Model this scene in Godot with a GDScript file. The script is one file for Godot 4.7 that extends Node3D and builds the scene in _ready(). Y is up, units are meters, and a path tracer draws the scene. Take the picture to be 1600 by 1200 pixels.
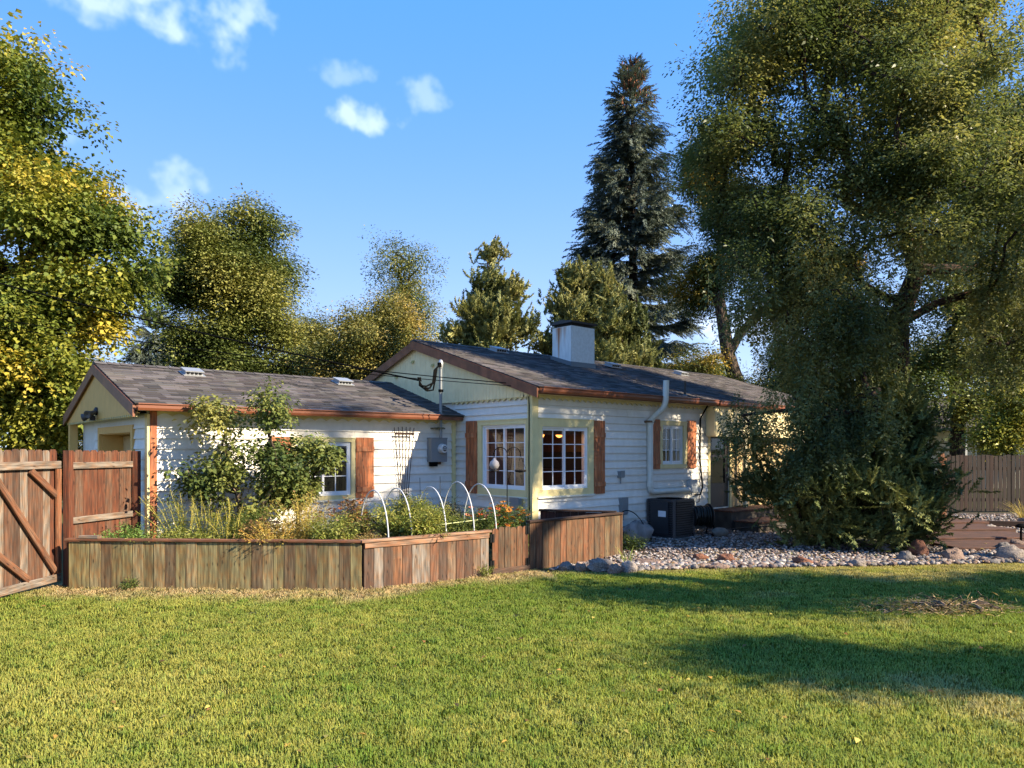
extends Node3D
# A white single-storey house with a lower wing behind a planter fence, in a garden of tall trees, on a sunny autumn day.
# World: x right, y up, z towards the viewer; P(x, height, distance) below takes the distance away from the viewer.

var rng := RandomNumberGenerator.new()
var tex := {}
var mats := {}
var cache := {}
var house: Node3D

func P(x: float, h: float, d: float) -> Vector3:
	return Vector3(x, h, -d)

func rr(a: float, b: float) -> float:
	return rng.randf_range(a, b)

# ---------------------------------------------------------------- mesh builder
class MB:
	var v := PackedVector3Array()
	var n := PackedVector3Array()
	var uv := PackedVector2Array()
	var c := PackedColorArray()
	var ix := PackedInt32Array()
	var col := Color(1, 1, 1)
	var use_col := false
	func quad(a: Vector3, b: Vector3, cc: Vector3, d: Vector3, u0 := Vector2.ZERO, u1 := Vector2(1, 1)) -> void:   # counter-clockwise seen from outside
		var nn := (b - a).cross(d - a)
		if nn.length_squared() < 1e-16:
			nn = (cc - b).cross(d - b)
		nn = nn.normalized()
		var k := v.size()
		v.append(a); v.append(b); v.append(cc); v.append(d)
		for i in 4:
			n.append(nn); c.append(col)
		uv.append(u0); uv.append(Vector2(u1.x, u0.y)); uv.append(u1); uv.append(Vector2(u0.x, u1.y))
		ix.append_array([k, k + 2, k + 1, k, k + 3, k + 2])
	func tri(a: Vector3, b: Vector3, cc: Vector3) -> void:
		var nn := (b - a).cross(cc - a).normalized()
		var k := v.size()
		v.append(a); v.append(b); v.append(cc)
		for i in 3:
			n.append(nn); c.append(col); uv.append(Vector2(v[k + i].x, v[k + i].y))
		ix.append_array([k, k + 2, k + 1])
	func box(lo: Vector3, hi: Vector3, t := Transform3D(), o := Vector2.ZERO) -> void:
		var p := []
		for i in 8:
			p.append(t * Vector3(hi.x if i & 1 else lo.x, hi.y if i & 2 else lo.y, hi.z if i & 4 else lo.z))
		var s := hi - lo
		quad(p[4], p[5], p[7], p[6], o, o + Vector2(s.x, s.y))
		quad(p[1], p[0], p[2], p[3], o, o + Vector2(s.x, s.y))
		quad(p[5], p[1], p[3], p[7], o, o + Vector2(s.z, s.y))
		quad(p[0], p[4], p[6], p[2], o, o + Vector2(s.z, s.y))
		quad(p[6], p[7], p[3], p[2], o, o + Vector2(s.x, s.z))
		quad(p[0], p[1], p[5], p[4], o, o + Vector2(s.x, s.z))
	func prism(poly: PackedVector2Array, z0: float, z1: float, t := Transform3D(), o := Vector2.ZERO) -> void:   # poly counter-clockwise in the XY plane, extruded along Z
		var per := 0.0
		var m := poly.size()
		for i in m:
			var a := poly[i]
			var b := poly[(i + 1) % m]
			var l := a.distance_to(b)
			quad(t * Vector3(a.x, a.y, z1), t * Vector3(a.x, a.y, z0), t * Vector3(b.x, b.y, z0), t * Vector3(b.x, b.y, z1), o + Vector2(0, per), o + Vector2(z1 - z0, per + l))
			per += l
		var tr := Geometry2D.triangulate_polygon(poly)
		for i in range(0, tr.size(), 3):
			var a := poly[tr[i]]
			var b := poly[tr[i + 1]]
			var d := poly[tr[i + 2]]
			if (b - a).cross(d - a) < 0.0:
				var sw := b
				b = d
				d = sw
			var k := v.size()
			tri(t * Vector3(a.x, a.y, z1), t * Vector3(b.x, b.y, z1), t * Vector3(d.x, d.y, z1))
			tri(t * Vector3(a.x, a.y, z0), t * Vector3(d.x, d.y, z0), t * Vector3(b.x, b.y, z0))
			var q := [a, b, d, a, d, b]
			for j in 6:
				uv[k + j] = o + Vector2(q[j].x, q[j].y)
	func ring(pts: PackedVector3Array, nrm: PackedVector3Array, vv: float, wid: float) -> int:
		var k := v.size()
		for i in pts.size():
			v.append(pts[i]); n.append(nrm[i]); c.append(col)
			uv.append(Vector2(wid * i / (pts.size() - 1), vv))
		return k
	func stitch(k0: int, k1: int, m: int) -> void:
		for i in m - 1:
			ix.append_array([k0 + i, k1 + i, k0 + i + 1, k0 + i + 1, k1 + i, k1 + i + 1])
	func tube(path: PackedVector3Array, rad: PackedFloat32Array, sides := 6, caps := true) -> void:
		var m := path.size()
		var up := Vector3.UP
		var d0 := (path[1] - path[0]).normalized()
		if absf(d0.dot(up)) > 0.9:
			up = Vector3.RIGHT
		var x := d0.cross(up).normalized()
		var prev := -1
		var acc := 0.0
		for i in m:
			var d := (path[mini(i + 1, m - 1)] - path[maxi(i - 1, 0)]).normalized()
			x = (x - d * x.dot(d)).normalized()
			var y := d.cross(x)
			var pts := PackedVector3Array()
			var nr := PackedVector3Array()
			for j in sides + 1:
				var a := TAU * j / sides
				var e := x * cos(a) + y * sin(a)
				nr.append(e)
				pts.append(path[i] + e * rad[i])
			if i > 0:
				acc += path[i].distance_to(path[i - 1])
			var k := ring(pts, nr, acc, TAU * rad[0])
			if prev >= 0:
				stitch(prev, k, sides + 1)
			prev = k
			if caps and (i == 0 or i == m - 1):
				var kc := v.size()
				var dd := -d if i == 0 else d
				v.append(path[i]); n.append(dd); c.append(col); uv.append(Vector2.ZERO)
				for j in sides + 1:
					v.append(pts[j]); n.append(dd); c.append(col); uv.append(Vector2(0.01 * j, 0.01))
				for j in sides:
					if i == 0:
						ix.append_array([kc, kc + 1 + j, kc + 2 + j])
					else:
						ix.append_array([kc, kc + 2 + j, kc + 1 + j])
	func lathe(prof: Array, seg := 20, t := Transform3D()) -> void:   # [radius, height] from bottom to top
		var prev := -1
		for i in prof.size():
			var r0: Array = prof[maxi(i - 1, 0)]
			var r1: Array = prof[mini(i + 1, prof.size() - 1)]
			var sl := Vector2(r1[1] - r0[1], r0[0] - r1[0]).normalized()
			var pts := PackedVector3Array()
			var nr := PackedVector3Array()
			for j in seg + 1:
				var a := -TAU * j / seg
				var e := Vector3(cos(a), 0, sin(a))
				pts.append(t * (e * float(prof[i][0]) + Vector3(0, prof[i][1], 0)))
				nr.append((t.basis * (e * sl.x + Vector3(0, sl.y, 0))).normalized())
			var k := ring(pts, nr, prof[i][1], 1.0)
			if prev >= 0:
				stitch(prev, k, seg + 1)
			prev = k
	func leaf(base: Vector3, dir: Vector3, nrm: Vector3, l: float, w: float) -> void:
		var s := dir.cross(nrm).normalized() * w * 0.5
		var mid := base + dir * l * 0.42
		var up := nrm * w * 0.16
		var k := v.size()
		v.append(base); v.append(mid + s + up); v.append(base + dir * l - nrm * l * 0.12); v.append(mid - s + up)
		var na := (nrm - s.normalized() * 0.3).normalized()
		for i in 4:
			n.append(na); c.append(col); uv.append(Vector2(0, 0))
		ix.append_array([k, k + 2, k + 1, k, k + 3, k + 2])
	func done() -> ArrayMesh:
		var a := []
		a.resize(Mesh.ARRAY_MAX)
		a[Mesh.ARRAY_VERTEX] = v
		a[Mesh.ARRAY_NORMAL] = n
		a[Mesh.ARRAY_TEX_UV] = uv
		if use_col:
			a[Mesh.ARRAY_COLOR] = c
		a[Mesh.ARRAY_INDEX] = ix
		var m := ArrayMesh.new()
		m.add_surface_from_arrays(Mesh.PRIMITIVE_TRIANGLES, a)
		return m

func mb(colored := false) -> MB:
	var m := MB.new()
	m.use_col = colored
	return m

func obj(called: String, mesh: Mesh, m: Material, parent: Node = self, t := Transform3D()) -> MeshInstance3D:
	var o := MeshInstance3D.new()
	o.name = called
	o.mesh = mesh
	o.material_override = m
	o.transform = t
	parent.add_child(o, true)
	return o

func tag(o: Node, label: String, category: String, group := "") -> void:
	o.set_meta("label", label)
	o.set_meta("category", category)
	if group:
		o.set_meta("group", group)

func thing(called: String, label: String, category: String, at := Vector3.ZERO, turn := 0.0, group := "") -> Node3D:
	var o := Node3D.new()
	o.name = called
	o.position = at
	o.rotation.y = turn
	add_child(o, true)
	tag(o, label, category, group)
	return o

func struct(called: String, mesh: Mesh, m: Material) -> MeshInstance3D:
	var o := obj(called, mesh, m)
	o.set_meta("kind", "structure")
	return o

func many(called: String, mesh: Mesh, m: Material, parent: Node, xf: Array, cols: PackedColorArray) -> MultiMeshInstance3D:
	var mm := MultiMesh.new()
	mm.transform_format = MultiMesh.TRANSFORM_3D
	mm.use_colors = true
	mm.mesh = mesh
	mm.instance_count = xf.size()
	for i in xf.size():
		mm.set_instance_transform(i, xf[i])
		mm.set_instance_color(i, cols[i])
	var o := MultiMeshInstance3D.new()
	o.name = called
	o.multimesh = mm
	o.material_override = m
	o.set_meta("kind", "stuff")
	parent.add_child(o, true)
	return o

# ---------------------------------------------------------------- textures and materials
func noise(freq: float, sd: int, oct := 4, kind := FastNoiseLite.TYPE_SIMPLEX_SMOOTH) -> FastNoiseLite:
	var f := FastNoiseLite.new()
	f.noise_type = kind
	f.seed = sd
	f.frequency = freq
	f.fractal_octaves = oct
	return f

func ramp_tex(w: int, freq: float, sd: int, a: Color, b: Color, oct := 5) -> NoiseTexture2D:
	var t := NoiseTexture2D.new()
	t.width = w
	t.height = w
	t.seamless = true
	t.noise = noise(freq, sd, oct)
	var g := Gradient.new()
	g.set_color(0, a)
	g.set_color(1, b)
	t.color_ramp = g
	return t

func stretched(w: int, h: int, ratio: int, freq: float, sd: int, oct := 4) -> Image:   # noise drawn out along the height: wood grain, streaks of dirt
	var im := noise(freq, sd, oct).get_seamless_image(w, maxi(16, h / ratio))
	im.convert(Image.FORMAT_L8)
	im.resize(w, h, Image.INTERPOLATE_CUBIC)
	return im

func wood_image(sd: int, grey: float) -> Array:   # [colour, height]: weathered sawn cedar, grain along v
	var w := 256
	var h := 512
	var a := stretched(w, h, 32, 0.12, sd, 4).get_data()
	var b := stretched(w, h, 5, 0.022, sd + 1, 3).get_data()
	var c := noise(0.012, sd + 2, 4).get_seamless_image(w, h).get_data()
	var f := stretched(w, h, 32, 0.42, sd + 3, 2).get_data()
	var out := PackedByteArray()
	var hi := PackedByteArray()
	out.resize(w * h * 3)
	hi.resize(w * h)
	var r := RandomNumberGenerator.new()
	r.seed = sd
	var knots := []
	for i in 5:
		knots.append(Vector3(r.randf() * w, r.randf() * h, r.randf_range(3.0, 6.5)))
	for y in h:
		for x in w:
			var i := y * w + x
			var g := 0.36 * a[i] / 255.0 + 0.30 * b[i] / 255.0 + 0.34 * f[i] / 255.0
			var t := clampf(0.68 + (g - 0.5) * 1.05, 0.2, 1.0)
			var k := clampf((c[i] / 255.0 - 0.5) * 1.5 + (b[i] / 255.0 - 0.5) * 0.8 + grey, 0.0, 1.0)
			for kn in knots:
				var q: float = Vector2((x - kn.x), (y - kn.y) * 0.6).length() / kn.z
				if q < 1.6:
					t *= clampf(0.35 + 0.4 * q, 0.0, 1.0)
			out[i * 3] = int(255.0 * clampf(t * lerpf(0.96, 0.86, k), 0, 1))
			out[i * 3 + 1] = int(255.0 * clampf(t * lerpf(0.78, 0.83, k), 0, 1))
			out[i * 3 + 2] = int(255.0 * clampf(t * lerpf(0.64, 0.80, k), 0, 1))
			hi[i] = int(255.0 * clampf(0.5 + (g - 0.5) * 1.6, 0, 1))
	return [ImageTexture.create_from_image(Image.create_from_data(w, h, false, Image.FORMAT_RGB8, out)), ImageTexture.create_from_image(Image.create_from_data(w, h, false, Image.FORMAT_L8, hi))]

func wood(key: String, tint: Color, which := 0, rough := 0.85) -> StandardMaterial3D:
	if mats.has(key):
		return mats[key]
	if not tex.has("wood%d" % which):
		tex["wood%d" % which] = wood_image(11 + which * 7, [0.45, 0.75, 0.2][which])
	var m := StandardMaterial3D.new()
	m.albedo_color = tint
	m.albedo_texture = tex["wood%d" % which][0]
	m.uv1_scale = Vector3(3.2, 0.8, 1)
	m.heightmap_enabled = true
	m.heightmap_texture = tex["wood%d" % which][1]
	m.heightmap_scale = 0.18
	m.roughness = rough
	mats[key] = m
	return m

func paint(key: String, c: Color, rough := 0.55, dirt := 0.12, scale := 0.7) -> StandardMaterial3D:
	if mats.has(key):
		return mats[key]
	if not tex.has("dirt"):
		tex.dirt = ramp_tex(512, 0.02, 5, Color(0.92, 0.91, 0.89), Color(1, 1, 1), 6)
		tex.dirt_strong = ramp_tex(512, 0.015, 9, Color(0.55, 0.52, 0.47), Color(1, 1, 1), 6)
	var m := StandardMaterial3D.new()
	m.albedo_color = c
	m.albedo_texture = tex.dirt if dirt < 0.3 else tex.dirt_strong
	m.uv1_triplanar = true
	m.uv1_world_triplanar = true
	m.uv1_scale = Vector3(scale, scale * 0.5, scale)
	m.roughness = rough
	mats[key] = m
	return m

func plain(key: String, c: Color, rough := 0.6, metal := 0.0) -> StandardMaterial3D:
	if mats.has(key):
		return mats[key]
	var m := StandardMaterial3D.new()
	m.albedo_color = c
	m.roughness = rough
	m.metallic = metal
	mats[key] = m
	return m

func foliage_mat(key: String, through: float, rough := 0.5, spec := 0.4) -> StandardMaterial3D:
	if mats.has(key):
		return mats[key]
	var m := StandardMaterial3D.new()
	m.vertex_color_use_as_albedo = true
	m.roughness = rough
	m.metallic_specular = spec
	m.cull_mode = BaseMaterial3D.CULL_DISABLED
	m.backlight_enabled = true
	m.backlight = Color(through, through, through * 0.6).linear_to_srgb()
	mats[key] = m
	return m

func bark(key: String, a: Color, b: Color) -> StandardMaterial3D:
	if mats.has(key):
		return mats[key]
	if not tex.has("bark"):
		var im := stretched(256, 512, 6, 0.05, 77, 5)
		tex.bark_h = ImageTexture.create_from_image(im)
		var d := im.get_data()
		var o := PackedByteArray()
		o.resize(d.size() * 3)
		for i in d.size():
			var t := clampf((d[i] / 255.0 - 0.25) * 1.6, 0.12, 1.0)
			o[i * 3] = int(255 * t); o[i * 3 + 1] = int(245 * t); o[i * 3 + 2] = int(235 * t)
		tex.bark = ImageTexture.create_from_image(Image.create_from_data(256, 512, false, Image.FORMAT_RGB8, o))
	var m := StandardMaterial3D.new()
	m.albedo_color = a
	m.albedo_texture = tex.bark
	m.uv1_scale = Vector3(1.6, 0.7, 1)
	m.heightmap_enabled = true
	m.heightmap_texture = tex.bark_h
	m.heightmap_scale = 1.5
	m.roughness = 0.95
	mats[key] = m
	return m

func glass() -> StandardMaterial3D:
	if not mats.has("glass"):
		var m := StandardMaterial3D.new()
		m.transparency = BaseMaterial3D.TRANSPARENCY_ALPHA
		m.albedo_color = Color(0.3, 0.34, 0.34, 0.03)
		m.roughness = 0.03
		mats.glass = m
	return mats.glass

# ---------------------------------------------------------------- leaf clusters
func vary(sp: float, warm := 0.1) -> Color:   # tint of one leaf, around white
	var k := rr(1.0 - sp, 1.0 + sp)
	var w := rr(-warm, warm)
	return Color(k * (1.0 + w), k, k * (1.0 - w * 0.6))

func leafball(n: int, r: float, flat: float, l: float, w: float, droop: float) -> ArrayMesh:
	var m := mb(true)
	for i in n:
		var d := Vector3(rng.randfn(), rng.randfn() * flat, rng.randfn()).normalized() * pow(rng.randf(), 0.45)
		var p := d * r
		var dir := (Vector3(d.x, d.y * 0.5, d.z).normalized() + Vector3(rr(-0.7, 0.7), rr(-0.5, 0.4) - droop, rr(-0.7, 0.7))).normalized()
		var nn := (Vector3(rr(-0.9, 0.9), 1.0, rr(-0.9, 0.9)) + d * 0.8).normalized()
		nn = (nn - dir * nn.dot(dir)).normalized()
		m.col = vary(0.28)
		var s := rr(0.7, 1.25)
		m.leaf(p, dir, nn, l * s, w * s)
	return m.done()

func hangtwig(n: int, length: float, l: float, w: float) -> ArrayMesh:   # a hanging twig with leaves along it
	var m := mb(true)
	var p := Vector3.ZERO
	var drift := Vector3(rr(-0.4, 0.4), -0.35, rr(-0.4, 0.4))
	m.col = Color(1.5, 1.25, 1.4)
	var pts := PackedVector3Array([p])
	var rad := PackedFloat32Array([0.004])
	for i in 6:
		drift = (drift + Vector3(rr(-0.12, 0.12), -0.25, rr(-0.12, 0.12))).normalized()
		p += drift * length / 6.0
		pts.append(p)
		rad.append(0.003)
	m.tube(pts, rad, 3, false)
	for i in n:
		var q := rng.randf() * 5.99
		var b := pts[int(q)].lerp(pts[int(q) + 1], q - floorf(q))
		var a := rr(0, TAU)
		var side := Vector3(cos(a), rr(-0.9, -0.1), sin(a)).normalized()
		var nn := Vector3(rr(-1, 1), rr(0.2, 1), rr(-1, 1)).normalized()
		nn = (nn - side * nn.dot(side)).normalized()
		m.col = vary(0.3)
		var s := rr(0.7, 1.2)
		m.leaf(b + side * rr(0.0, 0.07), side, nn, l * s, w * s)
	return m.done()

func spray(n: int, length: float, l: float, w: float, flat: float, up: float) -> ArrayMesh:   # feathery conifer spray along +X
	var m := mb(true)
	m.col = Color(0.9, 0.7, 0.5)
	m.tube(PackedVector3Array([Vector3.ZERO, Vector3(length * 0.5, length * up * 0.2, 0), Vector3(length, length * up, 0)]), PackedFloat32Array([0.006, 0.004, 0.002]), 3, false)
	for i in n:
		var t := pow(rng.randf(), 0.8)
		var b := Vector3(length * t, length * up * t * t, 0)
		var sgn := -1.0 if rng.randf() < 0.5 else 1.0
		var dir := Vector3(rr(0.5, 1.1), rr(-flat, flat) + up * 0.4, sgn * rr(0.3, 0.9)).normalized()
		var nn := Vector3(rr(-0.5, 0.5), 1, rr(-0.8, 0.8)).normalized()
		nn = (nn - dir * nn.dot(dir)).normalized()
		m.col = vary(0.25, 0.08)
		var s := rr(0.6, 1.2) * (1.15 - 0.5 * t)
		m.leaf(b, dir, nn, l * s, w * rr(0.8, 1.2))
	return m.done()

func clusters(kind: String) -> Array:
	if cache.has(kind):
		return cache[kind]
	var a := []
	for i in 3:
		match kind:
			"elm": a.append(leafball(46, 0.34, 0.6, 0.075, 0.036, 0.25))
			"elm_hang": a.append(hangtwig(46, 0.75, 0.068, 0.032))
			"maple": a.append(leafball(46, 0.45, 0.6, 0.115, 0.09, 0.3))
			"ash": a.append(leafball(40, 0.45, 0.6, 0.12, 0.06, 0.2))
			"small": a.append(leafball(44, 0.45, 0.7, 0.085, 0.05, 0.15))
			"lilac": a.append(leafball(22, 0.15, 0.8, 0.075, 0.05, 0.35))
			"herb": a.append(leafball(26, 0.11, 0.9, 0.055, 0.02, -0.1))
			"spruce": a.append(spray(60, 0.5, 0.09, 0.022, 0.5, -0.15))
			"juniper": a.append(spray(46, 0.36, 0.10, 0.022, 0.35, 0.1))
			"plume": a.append(spray(54, 0.42, 0.12, 0.035, 0.7, 0.15))
	cache[kind] = a
	return a

# ---------------------------------------------------------------- trees
func grow(trunk: PackedVector3Array, tips: PackedVector3Array, r_tip: float, step := 0.55, lift := 0.18) -> Dictionary:
	var pos := PackedVector3Array(trunk)
	var par := PackedInt32Array()
	for i in trunk.size():
		par.append(i - 1)
	var order := []
	for i in tips.size():
		order.append([tips[i].distance_squared_to(trunk[trunk.size() / 2]), i])
	order.sort_custom(func(p, q): return p[0] < q[0])
	var ends := PackedInt32Array()
	for e in order:
		var p: Vector3 = tips[e[1]]
		var best := 1e9
		var bi := 0
		for k in pos.size():
			var d := p.distance_to(pos[k]) + 1.1 * maxf(0.0, pos[k].y - p.y + 0.2)
			if d < best:
				best = d
				bi = k
		var a := pos[bi]
		var len := a.distance_to(p)
		var m := maxi(1, int(len / step))
		var mid := a.lerp(p, 0.5) + Vector3(rr(-0.1, 0.1), lift, rr(-0.1, 0.1)) * len
		var prev := bi
		for j in range(1, m + 1):
			var t := float(j) / m
			var q := a.lerp(mid, t).lerp(mid.lerp(p, t), t)
			if j < m:
				q += Vector3(rng.randfn(), rng.randfn(), rng.randfn()) * 0.05
			pos.append(q)
			par.append(prev)
			prev = pos.size() - 1
		ends.append(prev)
	var area := PackedFloat32Array()
	area.resize(pos.size())
	for e in ends:
		area[e] += pow(r_tip, 2.3)
	for i in range(pos.size() - 1, 0, -1):
		area[i] = maxf(area[i], pow(r_tip, 2.3))
		if par[i] >= 0:
			area[par[i]] += area[i]
	var rad := PackedFloat32Array()
	for i in pos.size():
		rad.append(pow(area[i], 1.0 / 2.3))
	return {"pos": pos, "par": par, "rad": rad, "ends": ends}

func limbs(g: Dictionary, base_r: float, thick: float, want_thick: bool) -> ArrayMesh:
	var m := mb()
	var k: float = base_r / g.rad[0]
	var kid := PackedInt32Array()
	kid.resize(g.pos.size())
	kid.fill(-1)
	for i in range(1, g.pos.size()):   # the thickest child carries the limb on
		var p: int = g.par[i]
		if p >= 0 and (kid[p] < 0 or g.rad[i] > g.rad[kid[p]]):
			kid[p] = i
	for i in g.pos.size():
		var p: int = g.par[i]
		if p >= 0 and kid[p] == i and i > 0:
			continue
		var path := PackedVector3Array()
		var rad := PackedFloat32Array()
		if p >= 0:
			path.append(g.pos[p])
			rad.append(minf(g.rad[i] * 1.25, g.rad[p]) * k)
		var c = i
		while c >= 0:
			path.append(g.pos[c])
			rad.append(g.rad[c] * k)
			c = kid[c]
		if path.size() < 2:
			continue
		var big := rad[0] > thick
		if big == want_thick:
			m.tube(path, rad, 9 if big else 4, false)
	return m.done()

func in_lobes(lobes: Array, n: int, bias := 0.4) -> PackedVector3Array:
	var out := PackedVector3Array()
	var tot := 0.0
	for l in lobes:
		var q: Vector3 = l[1]
		tot += pow(q.x * q.y * q.z, 0.72)
	for l in lobes:   # each lobe is a handful of clumps with gaps between them
		var q: Vector3 = l[1]
		var k := maxi(int(round(n * pow(q.x * q.y * q.z, 0.72) / tot)), 3)
		var per := 7
		var nc := maxi(2, int(round(float(k) / per)))
		var mean := pow(q.x * q.y * q.z, 1.0 / 3.0)
		for c in nc:
			var d := Vector3(rng.randfn(), rng.randfn(), rng.randfn()).normalized() * pow(rng.randf(), bias) * 0.95
			var cr := mean * rr(0.22, 0.42)
			var cc: Vector3 = (l[0] as Vector3) + d * q
			for i in per:
				var e := Vector3(rng.randfn(), rng.randfn() * 0.7, rng.randfn()).normalized() * pow(rng.randf(), 0.5)
				out.append(cc + e * cr)
	return out

# lobes: [centre relative to the base, radii]
func tree(called: String, label: String, at: Vector3, trunk: Array, lobes: Array, o: Dictionary) -> Node3D:
	var t := thing(called, label, o.get("category", "tree"), at, 0.0, o.get("group", ""))
	var tips := in_lobes(lobes, o.get("n", 200), o.get("bias", 0.4))
	var g := grow(PackedVector3Array(trunk), tips, 0.01, o.get("step", 0.6), o.get("lift", 0.18))
	var bm: Material = o.get("bark", bark("bark_grey", Color(0.42, 0.36, 0.31), Color.WHITE))
	var base_r: float = o.get("r", 0.2)
	obj(o.get("stem", "trunk"), limbs(g, base_r, base_r * 0.3, true), bm, t)
	obj("branches", limbs(g, base_r, base_r * 0.3, false), bm, t).set_meta("kind", "stuff")
	leaves(t, g, o)
	return t

func leaves(t: Node3D, g: Dictionary, o: Dictionary) -> void:
	var cl := clusters(o.kind)
	var per: int = o.get("per", 8)
	var spread: float = o.get("spread", 0.45)
	var cols: Array = o.cols
	var hang: float = o.get("hang_below", -99.0)
	var hangs := clusters("elm_hang") if hang > -50.0 else []
	var nz := noise(o.get("patch", 0.5), o.get("seed", 3), 2)
	var nf := noise(1.7, o.get("seed", 3) + 5, 2)
	var xs := []
	var cs := []
	for i in cl.size() + hangs.size():
		xs.append([])
		cs.append(PackedColorArray())
	var s0: float = o.get("size", 1.0)
	var outward: bool = o.get("outward", false)
	for e in g.ends:
		var p: Vector3 = g.pos[e]
		var pp: Vector3 = g.pos[g.par[e]] if g.par[e] >= 0 else p - Vector3.UP
		var dir := (p - pp).normalized()
		for k in per:
			var q := p + Vector3(rng.randfn(), rng.randfn() * 0.7, rng.randfn()) * spread * 0.55 - dir * rr(0.0, spread)
			var s := s0 * rr(0.75, 1.25)
			var b: Basis
			if outward:
				var d := (dir + Vector3(rng.randfn(), rng.randfn() + o.get("upward", 0.0), rng.randfn()) * 0.6).normalized()
				var y := Vector3.UP if absf(d.y) < 0.9 else Vector3.RIGHT
				var z := d.cross(y).normalized()
				b = Basis(d, z.cross(d), z).rotated(d, rr(-0.7, 0.7))
			else:
				b = Basis(Vector3.UP, rr(0, TAU)) * Basis(Vector3(1, 0, 0), rng.randfn() * 0.3)
			b = b.scaled(Vector3(s, s, s))
			var v := clampf(0.5 + nz.get_noise_3dv(q) * 1.1 + nf.get_noise_3dv(q) * 0.35 + rr(-0.12, 0.12), 0.0, 0.999)
			var f := v * (cols.size() - 1)
			var c: Color = (cols[int(f)] as Color).lerp(cols[int(f) + 1], f - floorf(f))
			var w := rng.randi() % cl.size()
			if hangs.size() and q.y < hang + rr(-1.2, 1.2):
				w = cl.size() + rng.randi() % hangs.size()
				b = Basis(Vector3.UP, rr(0, TAU)).scaled(Vector3(s, s, s))
			xs[w].append(Transform3D(b, q))
			cs[w].append(c)
	var fm := foliage_mat("leaf_%s" % o.kind, o.get("through", 0.5), o.get("rough", 0.5))
	for w in xs.size():
		if xs[w].size():
			many(o.get("crown", "crown"), cl[w] if w < cl.size() else hangs[w - cl.size()], fm, t, xs[w], cs[w])

func spruce(label: String, at: Vector3, H: float, R: float, cols: Array, size := 1.0, cones := false) -> void:
	var t := thing("spruce_tree", label, "tree", at)
	var m := mb()
	m.tube(PackedVector3Array([Vector3.ZERO, Vector3(0.05, H * 0.5, 0), Vector3(0, H, 0)]), PackedFloat32Array([H * 0.017, H * 0.010, 0.02]), 8)
	var xs := [[], [], []]
	var cs := [PackedColorArray(), PackedColorArray(), PackedColorArray()]
	var cl := clusters("spruce")
	var nz := noise(0.4, 8, 2)
	var cone := mb()
	var h := H * 0.06
	while h < H - 0.15:
		var f := 1.0 - h / H
		var L0 := R * pow(f, 0.85) + 0.18
		var nb := int(10 + 6 * f)
		for k in nb:
			var a := rr(0, TAU)
			var L := L0 * rr(0.7, 1.15)
			var d := Vector3(cos(a), 0, sin(a))
			var pts := PackedVector3Array()
			var rd := PackedFloat32Array()
			var rise := lerpf(0.75, -0.28, clampf(f * 1.7, 0, 1))
			for j in 6:
				var u := j / 5.0
				pts.append(Vector3(0, h, 0) + d * L * u + Vector3(0, L * (rise * u + 0.22 * u * u * u) , 0))
				rd.append(lerpf(0.05 * f + 0.012, 0.006, u))
			m.tube(pts, rd, 3, false)
			var side := Vector3(-d.z, 0, d.x)
			var cnt := int(L / (0.055 * size)) + 5
			for j in cnt:
				var u := pow(rng.randf(), 0.65)
				var q := pts[int(u * 4.99)].lerp(pts[int(u * 4.99) + 1], u * 5 - floorf(u * 5))
				var s := -1.0 if rng.randf() < 0.5 else 1.0
				var dd := (d * rr(0.5, 1.0) + side * s * rr(0.1, 0.9) * (1.2 - u) + Vector3(0, rr(-0.55, 0.1) + (0.7 if f < 0.1 else 0.0), 0)).normalized()
				var z := dd.cross(Vector3.UP).normalized()
				var sc := size * rr(0.8, 1.3) * (0.55 + 0.45 * clampf(f * 3.0, 0, 1))
				var w := rng.randi() % 3
				xs[w].append(Transform3D(Basis(dd, z.cross(dd), z).scaled(Vector3(sc, sc, sc)), q))
				var v := clampf(0.5 + nz.get_noise_3dv(q) + rr(-0.25, 0.25), 0, 0.999) * (cols.size() - 1)
				cs[w].append((cols[int(v)] as Color).lerp(cols[int(v) + 1], v - floorf(v)))
				if cones and f < 0.13 and rng.randf() < 0.5:
					var cp := q + dd * 0.25 * sc
					cone.tube(PackedVector3Array([cp, cp - Vector3(0.01, 0.07, 0), cp - Vector3(0, 0.16, 0.01)]), PackedFloat32Array([0.03, 0.045, 0.015]), 6)
		h += lerpf(0.22, 0.42, f) * size
	obj("trunk", m.done(), bark("bark_spruce", Color(0.30, 0.24, 0.20), Color.WHITE), t)
	for w in 3:
		many("crown", cl[w], foliage_mat("leaf_spruce", 0.15, 0.6), t, xs[w], cs[w])
	if cones:
		var cc := obj("cones", cone.done(), plain("cone", Color(0.42, 0.24, 0.13), 0.8), t)
		cc.set_meta("kind", "stuff")

func L3(r: float, g: float, b: float) -> Color:
	return Color(r, g, b)

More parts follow.
